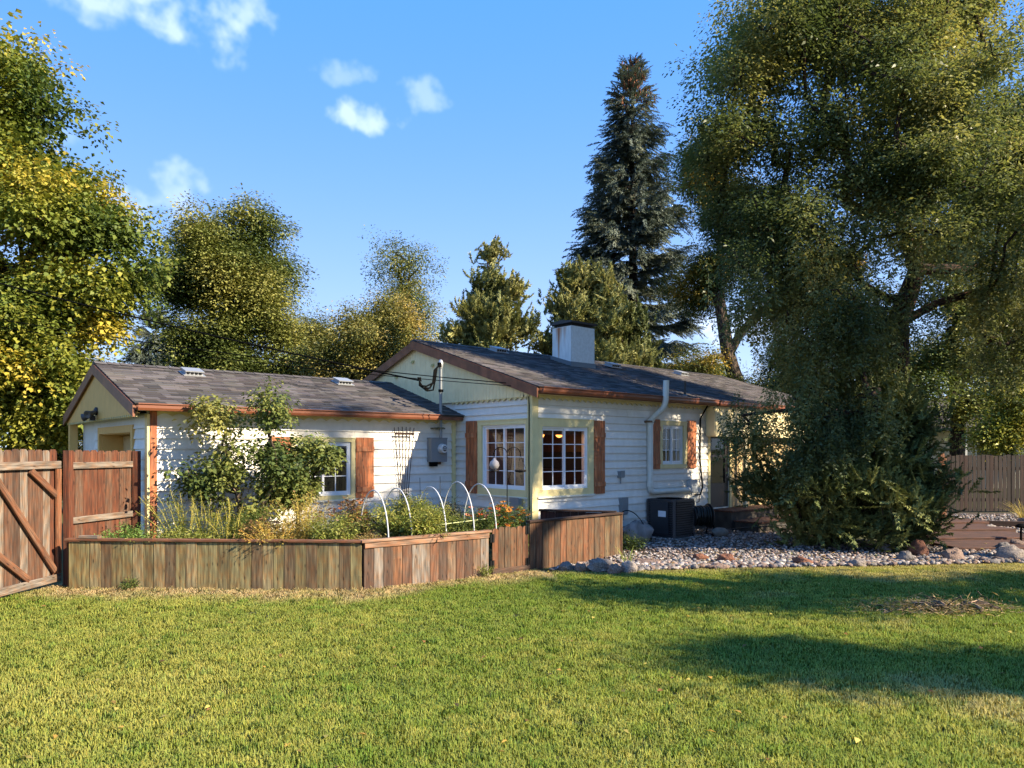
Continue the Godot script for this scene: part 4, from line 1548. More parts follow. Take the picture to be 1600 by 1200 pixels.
	boards(pb, Vector2(0.0, 0.0), Vector2(1.30, -0.42), 0.0, 0.72, 0.13, 0.004, 0.02, 0, [wood("w_dkr", Color(0.50, 0.30, 0.24), 0), wood("w_dkr2", Color(0.42, 0.27, 0.22), 0)], "board")
	obj("cap_rail", beam(Vector3(-0.02, 0.737, 0.0), Vector3(1.28, 0.737, 0.41), 0.032, 0.09), wood("w_rail_dk", Color(0.36, 0.28, 0.23), 0), pb)
	# tall fence panel and gate on the left
	var fl := thing("tall_fence_panel", "tall weathered cedar fence panel with dog-eared pickets, next to the garage corner", "fence", P(-6.02, 0, 9.78))
	boards(fl, Vector2(-0.03, 0.06), Vector2(0.24, 1.26), 0.03, 1.79, 0.136, 0.004, 0.018, 1, red, "picket", 0.01)
	var tilt := Vector3(0.27, 0, -1.2).normalized()
	var nrm := Vector3(tilt.z, 0, -tilt.x) * -1.0
	for q in [[1.58, "w_grey1"], [0.83, "w_grey1"]]:
		var a := Vector3(-0.035, q[0], -0.05) + nrm * 0.032
		obj("rail", beam(a, a + tilt * 1.20, 0.09, 0.038), wood(q[1], Color.WHITE, 1), fl)
	for q in [[0.0, 0.0, "w_red4", 1.79], [0.27, -1.26, "w_dkp", 1.78]]:
		obj("post", beam(Vector3(q[0] + 0.035, -0.1, q[1]), Vector3(q[0] + 0.035, q[3], q[1]), 0.092, 0.092, Vector3(0, 0, 1)), wood("w_post", Color(0.58, 0.38, 0.28), 0), fl)
	var ga := thing("tall_gate", "tall cedar gate with diagonal braces at the left edge, hung on a square post", "gate", P(-6.06, 0, 9.70))
	boards(ga, Vector2(-0.02, -0.02), Vector2(-0.10, -1.36), 0.06, 1.80, 0.134, 0.005, 0.018, 1, red, "picket", 0.008)
	var gd := Vector3(-0.08, 0, 1.34).normalized()
	var gn := Vector3(1, 0, 0.06).normalized() * 0.03
	for q in [[0.10, 0.0, 1.30, 0.10, "w_grey2"], [1.60, 0.0, 1.30, 1.60, "w_grey1"]]:
		obj("rail", beam(gd * 0.02 + gn + Vector3(0, q[0], 0), gd * 1.30 + gn + Vector3(0, q[3], 0), 0.10, 0.038), wood(q[4], Color.WHITE, 1), ga)
	for q in [0.05, 1.26]:
		obj("stile", beam(gd * q + gn * 1.02 + Vector3(0, 0.155, 0), gd * q + gn * 1.02 + Vector3(0, 1.545, 0), 0.038, 0.085, Vector3(1, 0, 0)), wood("w_stile", Color(0.76, 0.57, 0.44), 0), ga)
	for q in [[0.12, 0.20, 1.18, 1.52], [0.10, 1.20, 0.56, 1.535], [1.20, 0.62, 0.60, 0.165]]:
		obj("brace", beam(gd * q[0] + gn * 1.04 + Vector3(0, q[1], 0), gd * q[2] + gn * 1.04 + Vector3(0, q[3], 0), 0.038, 0.085, Vector3(1, 0, 0)), wood("w_brace", Color(0.68, 0.53, 0.43), 0), ga)
	var lt := mb()
	lt.tube(PackedVector3Array([gd * 1.18 + gn * 1.7 + Vector3(0, 0.98, 0), gd * 1.28 + gn * 1.7 + Vector3(0, 0.98, 0)]), PackedFloat32Array([0.012, 0.012]), 6)
	obj("latch", lt.done(), plain("iron", Color(0.06, 0.06, 0.065), 0.5, 0.4), ga)
	# fence at the far right, post and lattice, steps, timber edging
	var fr := thing("picket_fence", "dark picket fence with slim gaps along the right side of the garden", "fence", P(12.4, 0, 20.9))
	var dk := [wood("w_f1", Color(0.30, 0.25, 0.23), 1), wood("w_f2", Color(0.25, 0.21, 0.19), 1), wood("w_f3", Color(0.30, 0.22, 0.20), 0)]
	boards(fr, Vector2(0, 0), Vector2(8.0, 0.3), 0.02, 1.64, 0.105, 0.022, 0.018, 0, dk, "picket", 0.02)
	for q in [0.35, 1.25]:
		obj("rail", beam(Vector3(0, q, -0.035), Vector3(8.0, q, -0.335), 0.09, 0.04), dk[1], fr)
	var op := thing("wooden_post", "square orange-brown timber post at the head of the steps", "post", P(10.12, 0, 17.1))
	obj("shaft", beam(Vector3(0, -0.05, 0), Vector3(0, 1.72, 0), 0.10, 0.10, Vector3(0, 0, 1)), wood("w_stile", Color.WHITE, 0), op)
	obj("sheathing", beam(Vector3(0.075, 0.0, 0), Vector3(0.075, 1.62, 0), 0.045, 0.09, Vector3(0, 0, 1)), wood("w_brace", Color.WHITE, 0), op)
	var la := thing("slat_screen", "orange slatted wooden screen half hidden by the big juniper", "screen", P(9.25, 0, 17.15))
	for i in 7:
		obj("slat", beam(Vector3(0, 0.25 + 0.15 * i, 0), Vector3(0.80, 0.25 + 0.15 * i, 0), 0.12, 0.02), wood("w_stile", Color.WHITE, 0), la)
	obj("upright", beam(Vector3(0.03, 0, -0.03), Vector3(0.03, 1.3, -0.03), 0.06, 0.04), wood("w_brace", Color.WHITE, 0), la)
	for k in 4:
		var st := thing("garden_step", ["lowest reddish wooden step, nearest the lawn", "second reddish wooden step from the lawn", "third reddish wooden step from the lawn", "top reddish wooden step at the foot of the orange-brown post"][k], "step", P(7.9 + 0.25 * k, 0, 12.9 + 1.05 * k), 0.06, "wooden steps up to the fence")
		var y := 0.05 + 0.045 * k
		for j in 7:
			obj("plank", beam(Vector3(0, y, -0.15 * j), Vector3(2.3 - 0.12 * k, y, -0.15 * j), 0.034, 0.144), wood("step_red%d" % (j % 2), [Color(0.52, 0.38, 0.32), Color(0.45, 0.33, 0.28)][j % 2], 1), st)
		obj("edge_board", beam(Vector3(0, y - 0.062, 0.062), Vector3(2.3 - 0.12 * k, y - 0.062, 0.062), 0.088, 0.02), wood("step_red0", Color.WHITE, 1), st)
	var te := obj("timber_edging", beam(P(10.25, 0.10, 17.0), P(14.5, 0.06, 16.0), 0.13, 0.13), wood("w_f3", Color.WHITE, 0), self)
	tag(te, "long round-shouldered timber lying from the orange-brown post towards the right", "timber")
	var te2 := obj("timber_edging", beam(P(9.3, 0.05, 14.6), P(11.6, 0.05, 14.3), 0.09, 0.10), wood("step_red0", Color.WHITE, 1), self)
	tag(te2, "short reddish timber beside the steps, below the path light", "timber")

# ---------------------------------------------------------------- fittings on and about the house
func on_house(called: String, label: String, category: String, t: float, h: float, s: float) -> Node3D:
	return thing(called, label, category, house.transform * Vector3(t, h, -s), house.rotation.y)

func pipe(pts: Array, r: float, sides := 10) -> ArrayMesh:
	var m := mb()
	var c := Curve3D.new()
	for i in pts.size():
		c.add_point(pts[i])
	var p := PackedVector3Array()
	for i in pts.size():   # rounded corners
		if i == 0 or i == pts.size() - 1:
			p.append(pts[i])
			continue
		var a: Vector3 = pts[i] + (pts[i - 1] - pts[i]).limit_length(r * 2.2)
		var b: Vector3 = pts[i] + (pts[i + 1] - pts[i]).limit_length(r * 2.2)
		for k in 5:
			var t := k / 4.0
			p.append(a.lerp(pts[i], t).lerp((pts[i] as Vector3).lerp(b, t), t))
	var rad := PackedFloat32Array()
	rad.resize(p.size())
	rad.fill(r)
	m.tube(p, rad, sides)
	return m.done()

func sag(a: Vector3, b: Vector3, drop: float, n := 16) -> Array:
	var out := []
	for i in n + 1:
		var t := float(i) / n
		out.append(a.lerp(b, t) - Vector3(0, drop * 4.0 * t * (1.0 - t), 0))
	return out

func cable(pts: Array, r: float, sides := 5) -> ArrayMesh:
	var m := mb()
	var p := PackedVector3Array(pts)
	var rad := PackedFloat32Array()
	rad.resize(p.size())
	rad.fill(r)
	m.tube(p, rad, sides)
	return m.done()

func build_fittings() -> void:
	var grey := plain("box_grey", Color(0.50, 0.52, 0.53), 0.5, 0.2)
	var galv := plain("galv", Color(0.66, 0.67, 0.68), 0.45, 0.5)
	var black := plain("black", Color(0.05, 0.05, 0.05), 0.75)
	black.metallic_specular = 0.15
	var pvc := paint("pvc", Color(0.84, 0.85, 0.82), 0.45, 0.1)
	# electric meter and service mast
	var em := on_house("electric_meter", "grey electric meter box with a round dial on the wing wall", "meter", -0.527, 1.56, 2.302)
	var m := mb()
	m.box(Vector3(-0.19, 0.0, 0.026), Vector3(0.19, 0.47, 0.17)); m.box(Vector3(-0.196, 0.455, 0.02), Vector3(0.196, 0.475, 0.18))
	obj("box", m.done(), grey, em)
	m = mb()
	var dial := Transform3D(Basis(Vector3(1, 0, 0), PI / 2), Vector3(0.06, 0.26, 0.17))
	m.lathe([[0.098, 0.0], [0.098, 0.03], [0.088, 0.035], [0.088, 0.085], [0.078, 0.10], [0.001, 0.102]], 24, dial)
	obj("dial_cover", m.done(), plain("dial", Color(0.80, 0.81, 0.80), 0.2), em)
	m = mb()
	m.lathe([[0.05, 0.103], [0.05, 0.106], [0.001, 0.107]], 20, dial)
	obj("dial_face", m.done(), plain("dial_face", Color(0.22, 0.23, 0.24), 0.3), em)
	m = mb()
	m.box(Vector3(-0.03, 0.245, 0.2775), Vector3(0.15, 0.258, 0.2785)); m.box(Vector3(0.03, 0.275, 0.2775), Vector3(0.09, 0.287, 0.2785))
	obj("dial_marks", m.done(), plain("dial", Color(0.80, 0.81, 0.80), 0.2), em)
	m = mb()
	m.box(Vector3(-0.15, -0.09, 0.03), Vector3(0.0, -0.002, 0.12))
	obj("knockout", m.done(), black, em)
	m = mb()
	m.box(Vector3(0.02, -0.05, 0.03), Vector3(0.10, -0.002, 0.09))
	obj("rusty_clip", m.done(), plain("rusty", Color(0.30, 0.20, 0.13), 0.8), em)
	var ms := on_house("service_mast", "grey steel service mast with a weatherhead, rising from the meter box through the eave", "mast", -0.50, 2.035, 2.18)
	obj("pipe", pipe([Vector3(0, 0, 0.06), Vector3(0, 0.25, 0.06), Vector3(0, 1.40, 0.06)], 0.03, 12), grey, ms)
	m = mb()
	m.box(Vector3(-0.14, 0.17, -0.09), Vector3(0.14, 0.20, 0.02)); m.box(Vector3(-0.05, 0.165, 0.02), Vector3(0.05, 0.205, 0.10))
	obj("bracket", m.done(), plain("bracket", Color(0.42, 0.40, 0.30), 0.6), ms)
	m = mb()
	m.box(Vector3(-0.10, 0.37, 0.0), Vector3(0.035, 0.47, 0.14))
	obj("gutter_plate", m.done(), plain("plate", Color(0.75, 0.75, 0.74), 0.5), ms)
	m = mb()
	m.lathe([[0.036, 1.36], [0.05, 1.42], [0.055, 1.47], [0.03, 1.53], [0.001, 1.54]], 14, Transform3D(Basis(), Vector3(0, 0, 0.06)))
	obj("weatherhead", m.done(), galv, ms)
	m = mb()
	m.box(Vector3(-0.08, 1.38, 0.06), Vector3(-0.03, 1.47, 0.13))
	obj("weatherhead_mouth", m.done(), black, ms)
	for k in 3:
		obj("drip_loop", cable([Vector3(-0.06, 1.42, 0.10), Vector3(-0.15 - 0.03 * k, 1.36 - 0.03 * k, 0.14), Vector3(-0.20 - 0.03 * k, 1.15 - 0.05 * k, 0.16), Vector3(-0.24 - 0.08 * k, 0.92 + 0.03 * k, 0.14), Vector3(-0.36 - 0.09 * k, 0.90 + 0.05 * k, 0.12), Vector3(-0.52, 1.0 + 0.06 * k, 0.10)], 0.019), black, ms)
	m = mb()
	m.box(Vector3(-0.035, 0.90, 0.03), Vector3(0.035, 0.95, 0.10)); m.box(Vector3(-0.40, 0.90, 0.10), Vector3(-0.34, 0.96, 0.14)); m.box(Vector3(-0.56, 1.08, 0.08), Vector3(-0.50, 1.15, 0.12))
	obj("clamp", m.done(), black, ms)
	var hp := house.transform
	var a1 := P(-24, 9.3, 17.0)
	var w1 := obj("overhead_cable", cable(sag(a1, hp * Vector3(-0.98, 3.12, -2.08), 0.35), 0.016), black)
	tag(w1, "thick dark overhead cable coming down from the left to the mast", "cable")
	var w2 := obj("overhead_cable", cable(sag(P(-24, 7.6, 17.4), hp * Vector3(0.02, 2.99, -0.30), 0.55), 0.009), black)
	tag(w2, "thin overhead line crossing the cream gable to the corner of the main roof", "cable")
	var w3 := obj("overhead_cable", cable(sag(P(-24, 7.45, 17.4), hp * Vector3(-0.03, 2.94, -0.22), 0.62), 0.007), black)
	tag(w3, "lower twin of the thin overhead line, ending just under the rake board", "cable")
	var cc := on_house("corner_cable", "dark cable running down the corner of the house between the two corner windows", "cable", 0.0, 0.0, 0.0)
	obj("line", cable([Vector3(-0.05, 2.95, -0.20), Vector3(-0.07, 2.76, -0.16), Vector3(-0.05, 2.80, -0.05), Vector3(-0.055, 2.6, -0.03), Vector3(-0.055, 1.6, -0.035), Vector3(-0.05, 0.7, -0.03)], 0.011), black, cc)
	# junction boxes
	for q in [["corner_box", "weathered grey utility box low on the gable wall beside the house corner", -0.03, 0.62, 0.33, 0.24, 0.30, -PI / 2], ["outlet_box", "small grey outlet box right of the corner window shutter", 2.336, 1.24, 0.0, 0.10, 0.13, 0.0], ["hose_bib_box", "narrow grey box low on the wall left of the air conditioner", 2.41, 0.50, 0.0, 0.16, 0.33, 0.0], ["disconnect_box", "pale grey disconnect box below the small window", 4.74, 0.86, 0.0, 0.24, 0.27, 0.0]]:
		var b := on_house(q[0], q[1], "utility box", q[2], q[3], q[4])
		var t := Transform3D(Basis(Vector3.UP, q[7]), Vector3.ZERO)
		m = mb()
		m.box(Vector3(-q[5] / 2.0, 0, 0.0), Vector3(q[5] / 2.0, q[6], 0.11), t)
		obj("body", m.done(), grey if q[0] != "disconnect_box" else plain("box_pale", Color(0.66, 0.69, 0.71), 0.5), b)
		m = mb()
		m.box(Vector3(-q[5] / 2.0 - 0.008, q[6] * 0.06, 0.111), Vector3(q[5] / 2.0 + 0.008, q[6] + 0.012, 0.125), t)
		obj("lid", m.done(), grey if q[0] != "disconnect_box" else plain("box_pale", Color(0.66, 0.69, 0.71), 0.5), b)
		m = mb()
		m.tube(PackedVector3Array([t * Vector3(0, -0.12, 0.06), t * Vector3(0, 0.0, 0.06)]), PackedFloat32Array([0.014, 0.014]), 8)
		obj("conduit", m.done(), grey, b)
	# white vent pipe
	var vp := on_house("vent_pipe", "thick white vent pipe climbing the wall past the eave and running along to the right", "pipe", 3.225, 0, 0)
	obj("riser", pipe([Vector3(1.33, 0.92, 0.10), Vector3(0.0, 0.92, 0.10), Vector3(0.0, 2.42, 0.10), Vector3(0.09, 2.68, 0.42), Vector3(0.09, 3.22, 0.44)], 0.062, 14), pvc, vp)
	obj("drop", pipe([Vector3(1.32, 0.92, 0.10), Vector3(1.40, 0.90, 0.14), Vector3(1.40, 0.40, 0.16)], 0.055, 12), pvc, vp)
	for q in [Vector3(0, 2.38, 0.10), Vector3(0, 1.08, 0.10), Vector3(1.40, 0.70, 0.16), Vector3(1.40, 0.60, 0.16)]:
		m = mb()
		m.tube(PackedVector3Array([q - Vector3(0, 0.05, 0), q + Vector3(0, 0.05, 0)]), PackedFloat32Array([0.074, 0.074]), 14)
		obj("coupling", m.done(), pvc, vp)
	m = mb()
	m.box(Vector3(-0.10, 2.36, 0.022), Vector3(0.10, 2.40, 0.175))
	obj("strap", m.done(), plain("strap", Color(0.45, 0.34, 0.25), 0.6), vp)
	var bc := on_house("wall_conduit", "black conduit running down from the eave beside the porch and curling to the pale box", "conduit", 5.08, 0, 0)
	obj("line", cable([Vector3(0, 2.78, 0.24), Vector3(0, 2.5, 0.05), Vector3(0.0, 1.6, 0.04), Vector3(0.05, 1.2, 0.05), Vector3(0.05, 0.95, 0.07), Vector3(-0.05, 0.80, 0.09), Vector3(-0.28, 0.80, 0.09)], 0.018), black, bc)
	obj("thin_line", cable([Vector3(-0.45, 0.72, 0.05), Vector3(-0.30, 0.62, 0.10), Vector3(-0.12, 0.64, 0.10), Vector3(-0.05, 0.80, 0.07)], 0.009), black, bc)
	# floodlight on the garage gable
	var fl := on_house("floodlight", "twin floodlight fixed to the ochre garage gable", "lamp", -6.0, 2.44, 4.55)
	m = mb()
	m.lathe([[0.07, 0.0], [0.07, 0.03], [0.04, 0.05], [0.001, 0.05]], 14, Transform3D(Basis(Vector3(0, 0, 1), PI / 2), Vector3(0.0, 0.02, 0)))
	obj("base", m.done(), plain("bronze", Color(0.16, 0.14, 0.13), 0.5), fl)
	for sgn in [-1.0, 1.0]:
		m = mb()
		m.lathe([[0.035, 0.0], [0.04, 0.08], [0.07, 0.17], [0.06, 0.172], [0.001, 0.15]], 14, Transform3D(Basis(Vector3(0, 0, 1), PI / 2 + 0.35) * Basis(Vector3(1, 0, 0), sgn * 0.6), Vector3(-0.05, -0.02 + 0.02 * sgn, sgn * 0.07)))
		obj("lamp_head", m.done(), plain("bronze2", Color(0.30, 0.28, 0.27), 0.5), fl)
	m = mb()
	m.box(Vector3(-0.11, -0.14, -0.035), Vector3(-0.03, -0.06, 0.035))
	obj("sensor", m.done(), plain("bronze", Color(0.16, 0.14, 0.13), 0.5), fl)
	# fan trellis
	var tr := on_house("fan_trellis", "narrow fan-shaped brown trellis leaning on the wing wall", "trellis", -1.28, 0.40, 2.28)
	for i in 6:
		var u := (i - 2.5) / 2.5
		obj("slat", beam(Vector3(u * 0.03, 0, 0.035 + 0.004 * i), Vector3(u * 0.215, 1.84 - 0.02 * absf(u), 0.05 + 0.004 * i), 0.018, 0.012, Vector3(0, 0, 1)), wood("w_trel", Color(0.30, 0.21, 0.17), 0), tr)
	obj("crossbar", beam(Vector3(-0.21, 1.70, 0.085), Vector3(0.21, 1.70, 0.085), 0.035, 0.012), wood("w_trel", Color.WHITE, 0), tr)
	obj("band", beam(Vector3(-0.05, 0.55, 0.078), Vector3(0.05, 0.55, 0.078), 0.03, 0.012), wood("w_trel", Color.WHITE, 0), tr)
	# air conditioner
	var ac := thing("air_conditioner", "dark grey louvred air conditioner standing on the gravel by the wall", "air conditioner", P(3.28, 0, 15.0), house.rotation.y)
	var dkm := plain("ac_dark", Color(0.20, 0.205, 0.22), 0.45, 0.3)
	var rr_sq := func(hw: float, c: float) -> PackedVector2Array:
		var p := PackedVector2Array()
		for q in 4:
			var ce := Vector2([hw - c, -hw + c, -hw + c, hw - c][q], [hw - c, hw - c, -hw + c, -hw + c][q])
			for k in 5:
				var an := q * PI / 2 + k * PI / 8
				p.append(ce + Vector2(cos(an), sin(an)) * c)
		return p
	var lift := Transform3D(Basis(Vector3(1, 0, 0), -PI / 2), Vector3.ZERO)
	m = mb()
	m.prism(rr_sq.call(0.33, 0.06), 0.05, 0.76, lift)
	obj("coil", m.done(), plain("ac_core", Color(0.06, 0.06, 0.065), 0.8), ac)
	for k in 14:
		m = mb()
		var y := 0.09 + 0.046 * k
		m.prism(rr_sq.call(0.36, 0.09), y, y + 0.026, lift)
		obj("louvre", m.done(), dkm, ac)
	for q in [[0.02, 0.07], [0.735, 0.785]]:
		m = mb()
		m.prism(rr_sq.call(0.372, 0.10), q[0], q[1], lift)
		obj("rim", m.done(), dkm, ac)
	m = mb()
	for k in 9:
		var r := 0.05 + 0.03 * k
		var ring := PackedVector3Array()
		var rad := PackedFloat32Array()
		for i in 25:
			ring.append(Vector3(cos(TAU * i / 24) * r, 0.795, sin(TAU * i / 24) * r))
			rad.append(0.004)
		m.tube(ring, rad, 4, false)
	obj("fan_guard", m.done(), black, ac)
	for sx in [-1.0, 1.0]:
		for sz in [-1.0, 1.0]:
			m = mb()
			m.box(Vector3(-0.028, 0.05, -0.028), Vector3(0.028, 0.745, 0.028), Transform3D(Basis(Vector3.UP, PI / 4), Vector3(sx * 0.326, 0, sz * 0.326)))
			obj("corner_upright", m.done(), dkm, ac)
	m = mb()
	m.box(Vector3(-0.385, 0.08, -0.22), Vector3(-0.363, 0.74, 0.22))
	obj("service_panel", m.done(), dkm, ac)
	m = mb()
	m.box(Vector3(-0.389, 0.44, -0.02), Vector3(-0.386, 0.56, 0.17))
	obj("sticker", m.done(), plain("sticker", Color(0.86, 0.87, 0.88), 0.5), ac)
	m = mb()
	m.box(Vector3(-0.43, -0.02, -0.43), Vector3(0.43, 0.02, 0.43))
	obj("pad", m.done(), paint("foundation", Color(0.55, 0.54, 0.52)), ac)
	# hose reel
	var hr := thing("hose_reel", "black garden hose reel full of dark hose beside the air conditioner", "hose reel", P(3.92, 0, 15.15), house.rotation.y - 0.5)
	for sx in [-0.2, 0.2]:
		m = mb()
		m.lathe([[0.001, -0.012], [0.25, -0.012], [0.26, 0.0], [0.25, 0.012], [0.001, 0.012]], 24, Transform3D(Basis(Vector3(0, 0, 1), PI / 2), Vector3(sx, 0.42, 0)))
		obj("side_wheel", m.done(), plain("reel", Color(0.10, 0.10, 0.10), 0.5), hr)
		m = mb()
		m.lathe([[0.06, -0.02], [0.07, 0.0], [0.06, 0.02], [0.001, 0.02]], 16, Transform3D(Basis(Vector3(0, 0, 1), PI / 2), Vector3(sx * 1.08, 0.42, 0)))
		obj("hub", m.done(), plain("hub", Color(0.34, 0.34, 0.34), 0.5), hr)
		obj("stand", pipe([Vector3(sx * 1.15, 0.42, 0), Vector3(sx * 1.3, 0.02, -0.22), Vector3(sx * 1.3, 0.02, 0.22), Vector3(sx * 1.15, 0.42, 0.02)], 0.016, 6), black, hr)
	m = mb()
	for j in 8:
		var ring := PackedVector3Array()
		var rad := PackedFloat32Array()
		for i in 21:
			var r := 0.19 + 0.012 * sin(j * 2.1)
			ring.append(Vector3(-0.165 + 0.047 * j, 0.42 + sin(TAU * i / 20) * r, cos(TAU * i / 20) * r))
			rad.append(0.022)
		m.tube(ring, rad, 6, false)
	obj("hose", m.done(), plain("hose", Color(0.09, 0.10, 0.085), 0.45), hr)
	var gb := obj("concrete_block", rock_mesh(777, 12, 8, 0.1), paint("foundation", Color(0.55, 0.54, 0.52)), self, Transform3D(Basis(Vector3.UP, 0.6) * Basis.from_scale(Vector3(0.24, 0.11, 0.16)), P(4.28, 0.09, 14.95)))
	tag(gb, "low pale concrete block right of the hose reel", "block")
	var hs := []
	for i in 30:
		var t := i / 29.0
		hs.append(P(4.2 + 2.4 * t, 0.03 + 0.25 * t, 15.2 + 0.25 * sin(t * 7.0) + 0.8 * t))
	tag(obj("garden_hose", cable(hs, 0.014, 6), plain("hose", Color(0.09, 0.10, 0.085), 0.45)), "dark hose trailing from the reel past the porch steps", "hose")
	# splash stones and clutter left of the air conditioner
	var bs := obj("grey_sack", rock_mesh(780, 18, 12, 0.35), paint("sack", Color(0.62, 0.60, 0.60), 0.8, 0.5), self, Transform3D(Basis(Vector3.UP, 0.5) * Basis.from_scale(Vector3(0.34, 0.24, 0.24)), P(2.48, 0.17, 14.25)))
	tag(bs, "slumped pale grey sack against the wall behind the planter corner", "sack")
	var c2 := []
	for i in 20:
		var t := i / 19.0
		c2.append(P(2.1 + 0.75 * t, 0.52 - 0.5 * t * t + 0.12 * sin(t * 5.0), 14.2 + 0.12 * sin(t * 9.0)))
	tag(obj("loose_cable", cable(c2, 0.010), black), "loose black cable looping over the grey sack", "cable")
	# hoops over the planter
	for i in 5:
		var f: float = [0.16, 0.34, 0.62, 0.86, 1.06][i]
		var foot := Vector3(lerpf(-1.88, -0.32, f), 0, -lerpf(9.42, 10.56, f))
		var into := Vector3(-0.585, 0, -0.81) * 0.92
		var hp2 := []
		for k in 21:
			var an := PI * k / 20.0
			hp2.append(foot + into * (0.5 - 0.5 * cos(an)) + Vector3(0, 0.42 + pow(sin(an), 0.8) * [0.82, 0.84, 0.84, 0.90, 0.86][i], 0))
		var ho := obj("plant_hoop", cable(hp2, 0.0095, 7), plain("pvc_hoop", Color(0.74, 0.75, 0.76), 0.4))
		tag(ho, ["white plastic hoop over the planter, leftmost of five, by the wing window shutter", "white plastic hoop over the planter, second from the left, below the trellis", "white plastic hoop over the planter, middle of five", "tallest white plastic hoop over the planter, in front of the yellow corner board", "white plastic hoop over the planter, rightmost of five, before the gable window shutter"][i], "hoop", "hoops over the planter")
	var rod := obj("tie_rod", cable([P(-1.35, 0.72, 10.0), P(-0.35, 0.78, 10.75)], 0.007), plain("rod", Color(0.70, 0.72, 0.50), 0.5))
	tag(rod, "thin pale rod tied level along the hoops", "rod")
	for i in 3:
		var s := obj("plant_stake", cable([P(-1.86 + 0.33 * i, 0.40, 12.1 + 0.1 * i), P(-1.88 + 0.33 * i, 1.31 + 0.02 * i, 12.1 + 0.1 * i)], 0.006), plain("stake", Color(0.38, 0.40, 0.40), 0.5))
		tag(s, "thin grey plant stake standing before the wing wall, %s" % ["nearest the wing window shutter", "just left of the trellis foot", "right of the trellis foot"][i], "stake", "stakes behind the hoops")
	# shepherd's hook with a hanging feeder
	var sh := thing("shepherd_hook", "black double shepherd's hook standing before the gable window", "hook", P(-0.08, 0.0, 11.9))
	obj("pole", cable([Vector3(0, 0.0, 0), Vector3(0, 1.72, 0)], 0.009, 6), black, sh)
	for sx in [-1.0, 1.0]:
		var hk := []
		for k in 13:
			var an := PI * 1.1 * k / 12.0
			hk.append(Vector3(sx * (0.11 - 0.11 * cos(an)), 1.72 + 0.12 * sin(an), 0))
		obj("hook_arm", cable(hk, 0.008, 6), black, sh)
	var fe := thing("hanging_feeder", "round pale wire feeder hanging from the left arm of the hook", "feeder", P(-0.29, 1.47, 11.9))
	m = mb()
	m.lathe([[0.001, 0.0], [0.06, 0.02], [0.085, 0.075], [0.07, 0.13], [0.03, 0.165], [0.008, 0.20]], 14)
	obj("body", m.done(), plain("feeder", Color(0.62, 0.60, 0.60), 0.7), fe)
	m = mb()
	m.lathe([[0.001, -0.03], [0.07, -0.025], [0.09, -0.005], [0.001, 0.0]], 14)
	obj("tray", m.done(), plain("feeder_dark", Color(0.15, 0.13, 0.12), 0.7), fe)
	obj("wire", cable([Vector3(0, 0.2, 0), Vector3(0, 0.24, 0)], 0.004), black, fe)
	var f2 := thing("hanging_dish", "shallow dark dish hanging from the right arm of the hook", "feeder", P(0.14, 1.42, 11.9))
	m = mb()
	m.lathe([[0.001, 0.0], [0.09, 0.02], [0.10, 0.05], [0.092, 0.05], [0.001, 0.025]], 16)
	obj("dish", m.done(), plain("feeder_dark", Color(0.15, 0.13, 0.12), 0.7), f2)
	for k in 3:
		obj("chain", cable([Vector3(cos(k * 2.1) * 0.09, 0.05, sin(k * 2.1) * 0.09), Vector3(0, 0.30, 0)], 0.003, 4), black, f2)
	# path light
	var pl := thing("path_light", "small black mushroom path light at the right edge", "lamp", P(9.72, 0, 13.85))
	obj("stem", cable([Vector3(0, -0.05, 0), Vector3(0, 0.34, 0)], 0.02, 8), black, pl)
	m = mb()
	m.lathe([[0.02, 0.30], [0.10, 0.325], [0.095, 0.345], [0.04, 0.385], [0.001, 0.39]], 16)
	obj("hat", m.done(), black, pl)
	m = mb()
	m.lathe([[0.05, 0.0], [0.05, 0.03], [0.02, 0.06]], 12)
	obj("foot", m.done(), black, pl)

